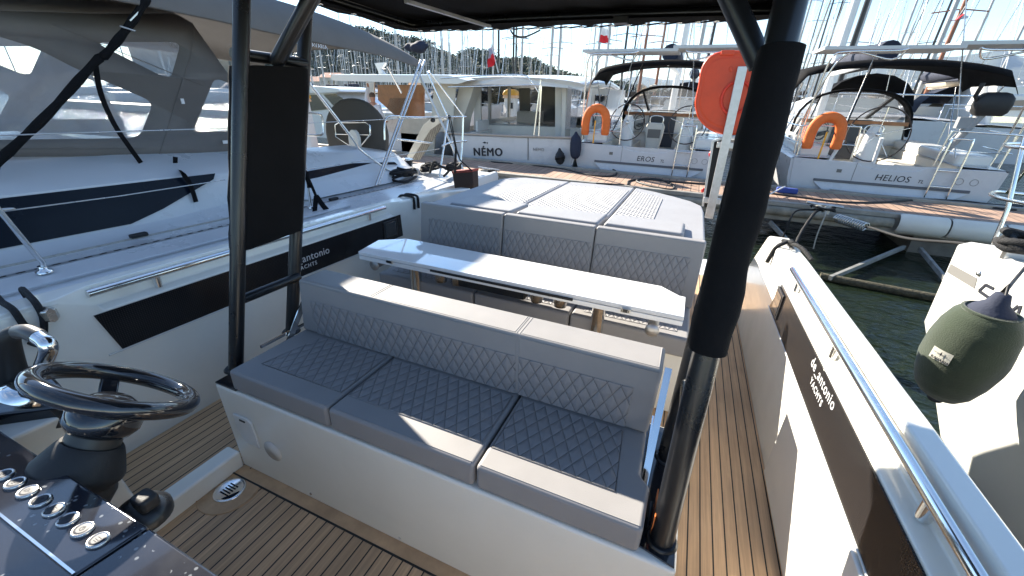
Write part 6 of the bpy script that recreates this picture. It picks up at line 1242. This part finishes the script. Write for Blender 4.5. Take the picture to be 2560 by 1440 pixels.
pts = [(X, Y, hz - 0.85), (X, Y, hz - 0.62), (X + 0.0, Y, hz - 0.38), (X, Y, hz - 0.22), (X, Y, hz - 0.15), (X, Y - 0.0, hz), (X, Y, hz + 0.06),
       (X - 0.19, Y, hz - 0.24), (X - 0.27, Y + 0.05, hz - 0.02), (hd.x + 0.02, Y + 0.08, hd.z - 0.04), (hd.x, Y + 0.08, hd.z + 0.05),
       (X + 0.19, Y, hz - 0.26), (X + 0.27, Y - 0.02, hz - 0.52), (X + 0.22, Y + 0.18, hz - 0.68), (X + 0.2, Y + 0.26, hz - 0.70),
       (X - 0.10, Y, hz - 1.25), (X - 0.11, Y, hz - 1.6), (X + 0.10, Y, hz - 1.25), (X + 0.11, Y, hz - 1.6)]
ed = [(0, 1), (1, 2), (2, 3), (3, 4), (4, 5), (5, 6), (3, 7), (7, 8), (8, 9), (9, 10), (3, 11), (11, 12), (12, 13), (13, 14), (0, 15), (15, 16), (0, 17), (17, 18)]
rad = [(0.17, 0.12), (0.165, 0.12), (0.19, 0.13), (0.14, 0.09), (0.055, 0.055), (0.085, 0.10), (0.07, 0.08), (0.07, 0.07), (0.05, 0.05), (0.035, 0.035), (0.03, 0.04), (0.07, 0.07), (0.05, 0.05), (0.037, 0.037), (0.03, 0.04), (0.085, 0.085), (0.06, 0.06), (0.085, 0.085), (0.06, 0.06)]
skinned('body', pts, ed, rad, SK, pn_)
sp = pts[:4] + pts[7:10] + pts[11:14]; se = [(0, 1), (1, 2), (2, 3), (3, 4), (4, 5), (5, 6), (3, 7), (7, 8), (8, 9)]
skinned('shirt', sp, se, [(a[0] + 0.022, a[1] + 0.022) for a in rad[:4] + rad[7:10] + rad[11:14]], SHIRT, pn_)
skinned('trousers', [pts[0], pts[15], pts[16], pts[17], pts[18]], [(0, 1), (1, 2), (0, 3), (3, 4)], [(0.185, 0.13), (0.1, 0.1), (0.08, 0.08), (0.1, 0.1), (0.08, 0.08)], TR, pn_)
m = MB(); m.ball((X, Y - 0.005, hz + 0.035), 0.098, 14, 10, (0.92, 1.05, 1.05)); 
m.v = [p if True else p for p in m.v]; m.f = [f for f in m.f if sum(m.v[i].z for i in f) / 4 > hz + 0.0 and sum(m.v[i].y for i in f) / 4 < Y + 0.06]; m.sm = m.sm[:len(m.f)]; pn_.part('hair', m, HAIR)
# five fingers on each hand
def hand(c, d, T):
    m = MB(); d = V(d).normalized(); s = d.orthogonal().normalized()
    for k in range(4): b0_ = c + s * (k - 1.5) * 0.018; m.tube([b0_, b0_ + d * (0.05 + 0.01 * (k in (1, 2))), b0_ + d * 0.075 + V((0, 0.02, 0))], [0.009, 0.008, 0.006], 6)
    m.tube([c - s * 0.03, c - s * 0.055 + d * 0.03], [0.010, 0.007], 6); T.part('fingers', m, SK)
hand(V(pts[10]) + V((0, 0, 0.03)), (0, 0.2, 1), pn_); hand(V(pts[14]), (0, 1, -0.2), pn_)
# white motor yacht at the far left
my_ = Thing('motor_yacht', 'white motor yacht with dark side windows behind the tall service pedestal', 'motor yacht', (-17, 15, 0.2), F=W4)
m = MB(); pxp(m, [(650, 225), (760, 214), (800, 216), (845, 222), (853, 229), (840, 232), (650, 238)], 15, 2.6); my_.part('cabin_roof', m, GELW, bevel=0.03)
m = MB(); pxp(m, [(650, 236), (836, 231), (875, 262), (920, 275), (905, 340), (650, 360)], 15.1, 2.4); cbm = my_.part('cabin', m, GELW, bevel=0.03)
m = MB(); pxp(m, [(808, 236), (838, 234), (870, 255), (866, 262), (832, 263)], 15.07, 0.02); my_.part('side_window', m, SMOKE, cbm); m = MB(); pxp(m, [(690, 240), (800, 236), (830, 272), (700, 285)], 15.07, 0.02); my_.part('side_window', m, SMOKE, cbm)
m = MB(); pxp(m, [(600, 300), (900, 275), (1000, 285), (985, 330), (940, 360), (600, 380)], 15.4, 3); my_.part('hull', m, GELW, bevel=0.05)
# flybridge yacht at far right
fy = Thing('flybridge_yacht', 'large white flybridge motor yacht at the right edge behind HELIOS', 'motor yacht', (15, 26, 0.2), F=W4)
m = MB(); pxp(m, [(2455, 330), (2700, 330), (2700, 425), (2490, 405), (2450, 370)], 24, 4); fy.part('hull', m, GELW, bevel=0.08)
m = MB(); pxp(m, [(2470, 270), (2500, 236), (2700, 236), (2700, 330), (2462, 325)], 24.2, 3.6); cbm = fy.part('cabin', m, GELW, bevel=0.08)
m = MB(); pxp(m, [(2500, 252), (2700, 246), (2700, 275), (2490, 276)], 24.17, 0.02); fy.part('cabin_window', m, mat('beige_blind', (0.35, 0.27, 0.2), 0.5), cbm); m = MB(); pxp(m, [(2480, 290), (2700, 298), (2700, 312), (2476, 306)], 24.17, 0.02); fy.part('deck_rail', m, CHROME)
m = MB(); pxp(m, [(2497, 198), (2515, 196), (2512, 216), (2560, 214), (2640, 220), (2640, 240), (2488, 240)], 24.4, 3); fy.part('flybridge', m, GELW, bevel=0.05)
sb_ = Thing('small_motor_boat', 'small white motor boat with blue windscreen and red and white canopy flag', 'motor boat', aw(2420, 320, 36), F=W4)
m = MB(); pxp(m, [(2375, 292), (2455, 290), (2462, 305), (2450, 330), (2385, 330)], 36, 2.4); sb_.part('hull', m, GELW, bevel=0.1)
m = MB(); pxp(m, [(2392, 275), (2400, 260), (2445, 258), (2450, 275)], 36.3, 1.5); sb_.part('windscreen', m, mat('blue_cover', (0.03, 0.06, 0.16), 0.5)); m = MB(); pxp(m, [(2408, 252), (2412, 243), (2432, 242), (2434, 254)], 36.5, 0.6); sb_.part('canopy', m, REDP)
# ================================================================ generic sailing boats further out
def far_boat(mastmat, h, L_, cover, lab, grp, sp_n=2):
    T = Thing('sailing_boat', lab, 'sailing boat', (0, 0, 0), F=W4, group=grp)
    mb, secs = hull_mesh(0, 0, L_, L_ * 0.155, 1.0, 1.35, 0.8); e = secs; mb.loft([[s_[0], (0, s_[0][1], s_[0][2] + 0.08), s_[-1]] for s_ in secs]); T.part('hull', mb, HULLW)
    m = MB(); m.loft([[(-L_ * 0.10, y, 1.05), (-L_ * 0.08, y, z), (L_ * 0.08, y, z), (L_ * 0.10, y, 1.05)] for y, z in ((L_ * 0.3, 1.5), (L_ * 0.5, 1.5), (L_ * 0.72, 1.3))], smooth=False); m.add([(-L_ * 0.10, L_ * 0.3, 1.05), (L_ * 0.10, L_ * 0.3, 1.05), (L_ * 0.08, L_ * 0.3, 1.5), (-L_ * 0.08, L_ * 0.3, 1.5)], [(0, 1, 2, 3)]); T.part('cabin', m, GELW)
    m = MB(); m.loft([[(-L_ * 0.1 * math.cos(math.pi * i / 8), y, z0 + (z1 - z0) * math.sin(math.pi * i / 8)) for i in range(9)] for y, z0, z1 in ((L_ * 0.24, 1.3, 2.2), (L_ * 0.33, 1.3, 2.15), (L_ * 0.38, 1.4, 1.6))]); T.part('sprayhood', m, cover)
    my = L_ * 0.57; m = MB(); m.tube([(0, my, 1.3), (0, my - 0.2, h)], [0.095, 0.065], 8); ms = T.part('mast', m, mastmat)
    m = MB(); sp_z = [h * 0.36, h * 0.66][:sp_n]
    for z in sp_z: m = MB(); m.tube([(-L_ * 0.09, my + 0.1, z), (0, my - 0.05, z + 0.1), (L_ * 0.09, my + 0.1, z)], 0.028, 5); T.part('spreader', m, mastmat, ms)
    m = MB()
    for u in (-1, 1): m.tube([(u * L_ * 0.13, my, 1.1)] + [(u * L_ * 0.09, my, z) for z in sp_z] + [(0, my - 0.2, h - 0.2)], 0.008, 4)
    m.tube([(0, 0.1, 1.2), (0, my - 0.2, h)], 0.012, 4); m.tube([(0, L_ * 0.97, 1.4), (0, my, h * 0.93)], 0.025, 5); T.part('rigging', m, STEEL, ms)
    m = MB(); m.tube([(0, my, 2.35), (0, L_ * 0.2, 2.4)], 0.05, 6); m.tube([(0, my - 0.1 - i * L_ * 0.05, 2.58) for i in range(7)], [0.2, 0.24, 0.22, 0.2, 0.18, 0.15, 0.1], 8); T.part('boom_and_sail', m, cover)
    m = MB(); m.tube([(-L_ * 0.12, 0.1, 1.0), (-L_ * 0.12, 0.1, 1.6), (L_ * 0.12, 0.1, 1.6), (L_ * 0.12, 0.1, 1.0)], 0.02, 5); T.part('pushpit', m, CHROME)
    return T.e
MASTW = mat('mast_white', (0.42, 0.42, 0.41), 0.4); MASTB = mat('mast_black', (0.02, 0.02, 0.022), 0.35); MASTG = mat('mast_grey', (0.35, 0.35, 0.36), 0.35, metal=0.5); MASTR = mat('mast_wood', (0.22, 0.09, 0.05), 0.5)
protos = {}
used = set()
GRP = 'sailing boats moored further out in the harbour'
def put(kind, px, Y, rz=0.0, s=1.0, lab=None, grp=None, pyr=150):
    if kind not in protos:
        mm, h, L_, cv, l = {'w': (MASTW, 15, 10.5, MATS['navy_canvas'], 0), 'b': (MASTB, 17, 12, FABB, 0), 'g': (MASTG, 14, 9.5, FABG, 0), 'r': (MASTR, 15, 11, TANC, 0)}[kind]
        protos[kind] = far_boat(mm, h, L_, cv, 'x', GRP)
    o = protos[kind] if kind not in used else copy_tree(protos[kind])
    used.add(kind)
    Y = max(Y, 30.5); c = aw(px, pyr, Y); L_ = {'w': 10.5, 'b': 12, 'g': 9.5, 'r': 11}[kind] * 0.57 * s
    o.matrix_world = Matrix.Translation((c.x + math.sin(rz) * L_, c.y - math.cos(rz) * L_, 0)) @ Matrix.Rotation(rz, 4, 'Z') @ Matrix.Scale(s, 4)
    o['label'] = lab or 'far sailing boat in the crowd of masts below the wooded hill'; o['category'] = 'sailing boat'; o['group'] = grp or GRP
PI = math.pi
mids = [('w', 1106, 46, 0.1, 0.72, 'white masted boat whose mast top ends under the left corner of our canopy'), ('w', 1122, 50, PI, 0.78, 'white masted boat just left of the trawler roof'), ('g', 1170, 70, 0, 0.8, 'grey masted boat before the saddle of the wooded hill'),
    ('w', 1232, 38, PI, 1.0, 'white masted boat rising behind the faded flag'), ('b', 1247, 31, 0, 1.0, 'black masted boat directly above the trawler roof'), ('b', 1284, 30, 0, 0.9, 'second black masted boat above the trawler roof'),
    ('w', 1304, 27, PI, 0.95, 'white masted boat above the middle of the trawler roof'), ('g', 1378, 33, 0, 1.0, 'grey masted boat above the right half of the trawler roof'), ('w', 1398, 24, 0, 0.95, 'white masted boat with spreaders above the trawler roof corner'),
    ('g', 1494, 26, PI, 1.0, 'grey masted boat left of the white and red flag'), ('g', 1517, 34, 0, 1.1, 'grey masted boat just right of the white and red flag'), ('b', 1560, 36, 0, 1.0, 'black masted boat above the EROS solar panel'),
    ('r', 1608, 30, PI, 1.0, 'brown masted boat above the EROS bimini'), ('r', 1650, 34, 0, 1.0, 'second brown masted boat above the EROS bimini'), ('w', 1744, 31, 0, 1.3, 'white masted boat just left of our right canopy strut'), ('b', 1768, 34, 0, 1.3, 'black masted boat beside our right canopy strut'),
    ('g', 1985, 40, 0, 0.9, 'grey masted boat just right of the covered post'), ('b', 2015, 55, PI, 0.8, 'dark masted boat right of the covered post'), ('b', 2060, 42, 0, 0.75, 'dark masted boat with wide spreaders right of the covered post'), 
    ('b', 2118, 32, 0, 1.5, 'boat with thick black mast beside HELIOS'), ('g', 2250, 60, 0, 0.9, 'grey masted boat above the HELIOS solar panels'), ('w', 2300, 75, PI, 0.9, 'distant white masted boat over the HELIOS bimini'),
    ('w', 2330, 31, 0, 1.3, 'white masted boat right of the red and white flag'), ('r', 2350, 33, 0, 1.2, 'brown masted boat right of the red and white flag'), ('g', 1945 + 20, 90, 0, 0.9, 'distant grey masted boat at the covered post edge')]
for k, px, Y, rz, s, l in mids: put(k, px, Y, rz, s, l, 'sailing boats moored behind the front row')
random.seed(12)
for row, (Y, n_, a, b_) in enumerate(((52, 9, 735, 1190), (66, 13, 730, 1180), (84, 18, 735, 1200), (104, 20, 740, 1230))):
    for i in range(n_): put(random.choice('wwwg'), a + (b_ - a) * (i + random.random() * 0.7) / n_, Y + random.random() * 4, random.choice((0, PI)) + random.uniform(-0.03, 0.03), random.uniform(0.72, 0.98))
for i in range(8): put(random.choice('wg'), random.uniform(1240, 1600), random.uniform(80, 120), random.choice((0, PI)), random.uniform(0.7, 0.9), lab='far sailing boat showing small between the trawler and the EROS bimini', grp='distant boats at centre')
for i in range(9): put(random.choice('wwg'), -260 + i * 95, random.uniform(31, 46), random.choice((0, PI)), random.uniform(0.8, 1.1), lab='sailing boat seen through the clear tent windows of the left yacht', grp='boats beyond the left yacht')
for i in range(15): put(random.choice('wggb'), 1200 + i * 93 + random.uniform(-15, 15), random.uniform(36, 62), random.choice((0, PI)), random.uniform(0.85, 1.2), lab='sailing boat with a thin mast among the rigging behind the front row', grp='thin masted boats in the rows behind')
for i in range(8): put(random.choice('wg'), random.uniform(1960, 2200), random.uniform(70, 130), random.choice((0, PI)), random.uniform(0.7, 0.95), lab='far sailing boat before the mountain right of the covered post', grp='distant boats before the mountain')
# ================================================================ land
LEAF = mat('pine_foliage', (0.045, 0.062, 0.028), 0.9, var=(0.45, 0.25))
EARTH = mat('hill_scrub', (0.06, 0.065, 0.04), 0.95, var=(0.6, 0.05))
def interp(tab, x):
    if x <= tab[0][0]: return tab[0][1]
    for (a, p), (b_, q) in zip(tab[:-1], tab[1:]):
        if x <= b_: return p + (q - p) * (x - a) / (b_ - a)
    return tab[-1][1]
ridge = [(300, 60), (700, 66), (900, 70), (960, 82), (1000, 96), (1060, 103), (1100, 128), (1140, 146), (1165, 128), (1200, 124), (1230, 140), (1255, 158), (1275, 150), (1310, 148), (1340, 152), (1360, 165), (1400, 182), (1440, 196), (1500, 204), (1560, 214), (1620, 232), (1700, 250)]
HY = 170.0
secs = []; crowns = []
for j in range(7):
    t_ = j / 6; Y = 128 + (HY - 128) * t_; row = []
    for px in range(300, 1721, 20):
        top = aw(px, interp(ridge, px), HY); foot = 0.3; z = foot + (top.z - 2.5 - foot) * math.sin(t_ * math.pi / 2)
        x = top.x * Y / HY; row.append((x, Y, max(0.1, z)))
    secs.append(row)
m = MB(); m.loft(secs); m.loft([secs[-1], [(p[0], p[1] + 60, 0) for p in secs[-1]]]); solo('hill', m, EARTH, None, None, F=W4, kind='structure')
random.seed(5)
m = MB()
for i in range(1500):
    px = random.uniform(560, 1690); t_ = random.random() ** 0.7; Y = 130 + (HY - 130) * t_; top = aw(px, interp(ridge, px), HY); z = 0.3 + (top.z - 2.5 - 0.3) * math.sin(t_ * math.pi / 2); x = top.x * Y / HY
    R_ = random.uniform(2.0, 3.8); H_ = R_ * 0.62; cz_ = z + R_ * 0.5
    sub = [(random.uniform(-0.6, 0.6) * R_, random.uniform(-0.5, 0.5) * R_, random.uniform(-0.3, 0.4) * H_, random.uniform(0.35, 0.6) * R_) for _ in range(4)]
    for sx_, sy_, sz_, sr in sub:
        for k in range(13):
            a = random.uniform(0, 6.283); u = random.uniform(-0.5, 1); rr_ = sr * random.uniform(0.75, 1.05); q = math.sqrt(max(0, 1 - u * u))
            c = V((x + sx_ + q * math.cos(a) * rr_, Y + sy_ + q * math.sin(a) * rr_, cz_ + sz_ + u * rr_ * 0.7)); s_ = random.uniform(0.25, 0.6)
            d1 = V((random.gauss(0, 1), random.gauss(0, 1), random.gauss(0, 0.6))).normalized() * s_; d2 = d1.orthogonal().normalized() * s_ * random.uniform(0.5, 1)
            m.add([c - d1, c + d2, c + d1, c - d2], [(0, 1, 2, 3)])
solo('pine_wood', m, LEAF, 'dark green umbrella pine wood covering the hill behind the masts', 'wood', (0, HY, 0), F=W4, kind='stuff')
# houses at the hill foot
for px, py, w, h_, l in ((800, 222, 9, 4, 'pale house with terracotta roof at the foot of the wooded hill, the left one'), (845, 218, 8, 5, 'pale house with terracotta roof at the foot of the wooded hill, the right one')):
    c = aw(px, py, 126); T = Thing('house', l, 'house', (c.x, 126, 0), F=W4); m = MB(); m.box(c.x - w / 2, c.x + w / 2, 122, 127, 0.2, c.z + h_ * 0.6); T.part('wall', m, mat('house_wall' + str(px), (0.5, 0.44, 0.36), 0.9)); z = c.z + h_ * 0.6
    m = MB(); m.prism([(c.x - w / 2 - 0.4, 121.6, z), (c.x - w / 2 - 0.4, 127.4, z), (c.x - w / 2 - 0.4, 124.5, z + 1.6)], (w + 0.8, 0, 0)); T.part('roof', m, mat('tiles' + str(px), (0.32, 0.14, 0.09), 0.9))
    for k in range(3):
        m = MB(); m.box(c.x - w / 2 + 1.2 + k * 2.4, c.x - w / 2 + 2.2 + k * 2.4, 121.93, 122.0, z - 2.2, z - 1.0); T.part('window', m, SMOKE)
# mountains across the bay
rid = [(1300, 232), (1480, 214), (1560, 196), (1600, 190), (1640, 196), (1720, 200), (1800, 190), (1880, 182), (1960, 171), (2000, 170), (2060, 176), (2110, 170), (2160, 160), (2250, 150), (2360, 143), (2420, 136), (2470, 131), (2490, 128), (2520, 127), (2540, 138), (2600, 146), (2700, 150), (2900, 170), (3300, 215)]
MY = 4200.0; secs = []
for j in range(13):
    t_ = j / 12; Y = 2300 + (MY - 2300) * t_; row = []
    for px in range(1300, 3301, 10):
        top = aw(px, interp(rid, px), MY); z = (top.z) * (0.02 + 0.98 * t_ ** 1.25); x = top.x * (0.55 + 0.45 * t_)
        z += z * 0.16 * (noise.fractal(V((x / 260, Y / 260, 1.3)), 1.0, 2.0, 5)) * (1 - t_ * 0.75) * 1.6
        row.append((x, Y, max(0.5, z)))
    secs.append(row)
m = MB(); m.loft(secs); MTN = mat('mountain_scrub', (0.07, 0.085, 0.055), 0.95, var=(0.45, 0.012)); solo('mountain', m, MTN, None, None, F=W4, kind='structure')
random.seed(9); m = MB()
for i in range(900):
    px = random.uniform(1350, 3000); t_ = random.random() ** 2.2 * 0.42; j = t_ * 12; r0 = secs[int(j)]; k = int((px - 1300) / 10); p = V(r0[k]).lerp(V(secs[int(j) + 1][k]), j - int(j)); s_ = random.uniform(6, 14)
    m.box(p.x - s_, p.x + s_ * 0.6, p.y - 6, p.y + 6, p.z - 2, p.z + s_ * random.uniform(0.4, 0.8))
solo('coastal_town', m, mat('town_walls', (0.55, 0.50, 0.44), 0.9), 'town of pale houses scattered along the foot of the mountain', 'town', (1500, 2500, 0), F=W4, kind='stuff')
m = MB(); m.loft([[(x, 900 + dy, z) for x in range(150, 1700, 50)] for dy, z in ((0, 0.0), (3, 1.6), (9, 1.8), (12, 0.0))]); solo('breakwater', m, mat('rocks', (0.25, 0.23, 0.2), 0.95, var=(0.4, 0.2)), 'long low stone breakwater before the far shore', 'breakwater', (600, 900, 0), F=W4)
# ================================================================ air
hm = bpy.data.materials.new('haze_air'); hm.use_nodes = True; t = hm.node_tree; t.nodes.clear()
o_ = N(t, 'ShaderNodeOutputMaterial'); pv = N(t, 'ShaderNodeVolumePrincipled'); pv.inputs['Density'].default_value = 0.00007; pv.inputs['Color'].default_value = (0.50, 0.68, 1.0, 1); pv.inputs['Anisotropy'].default_value = 0.2
t.links.new(pv.outputs[0], o_.inputs['Volume'])
m = MB(); m.box(-5000, 5500, -80, 4700, -1.5, 420); solo('haze', m, hm, 'thin blue air between us and the mountain', 'haze', (0, 0, 0), F=W4, kind='stuff')
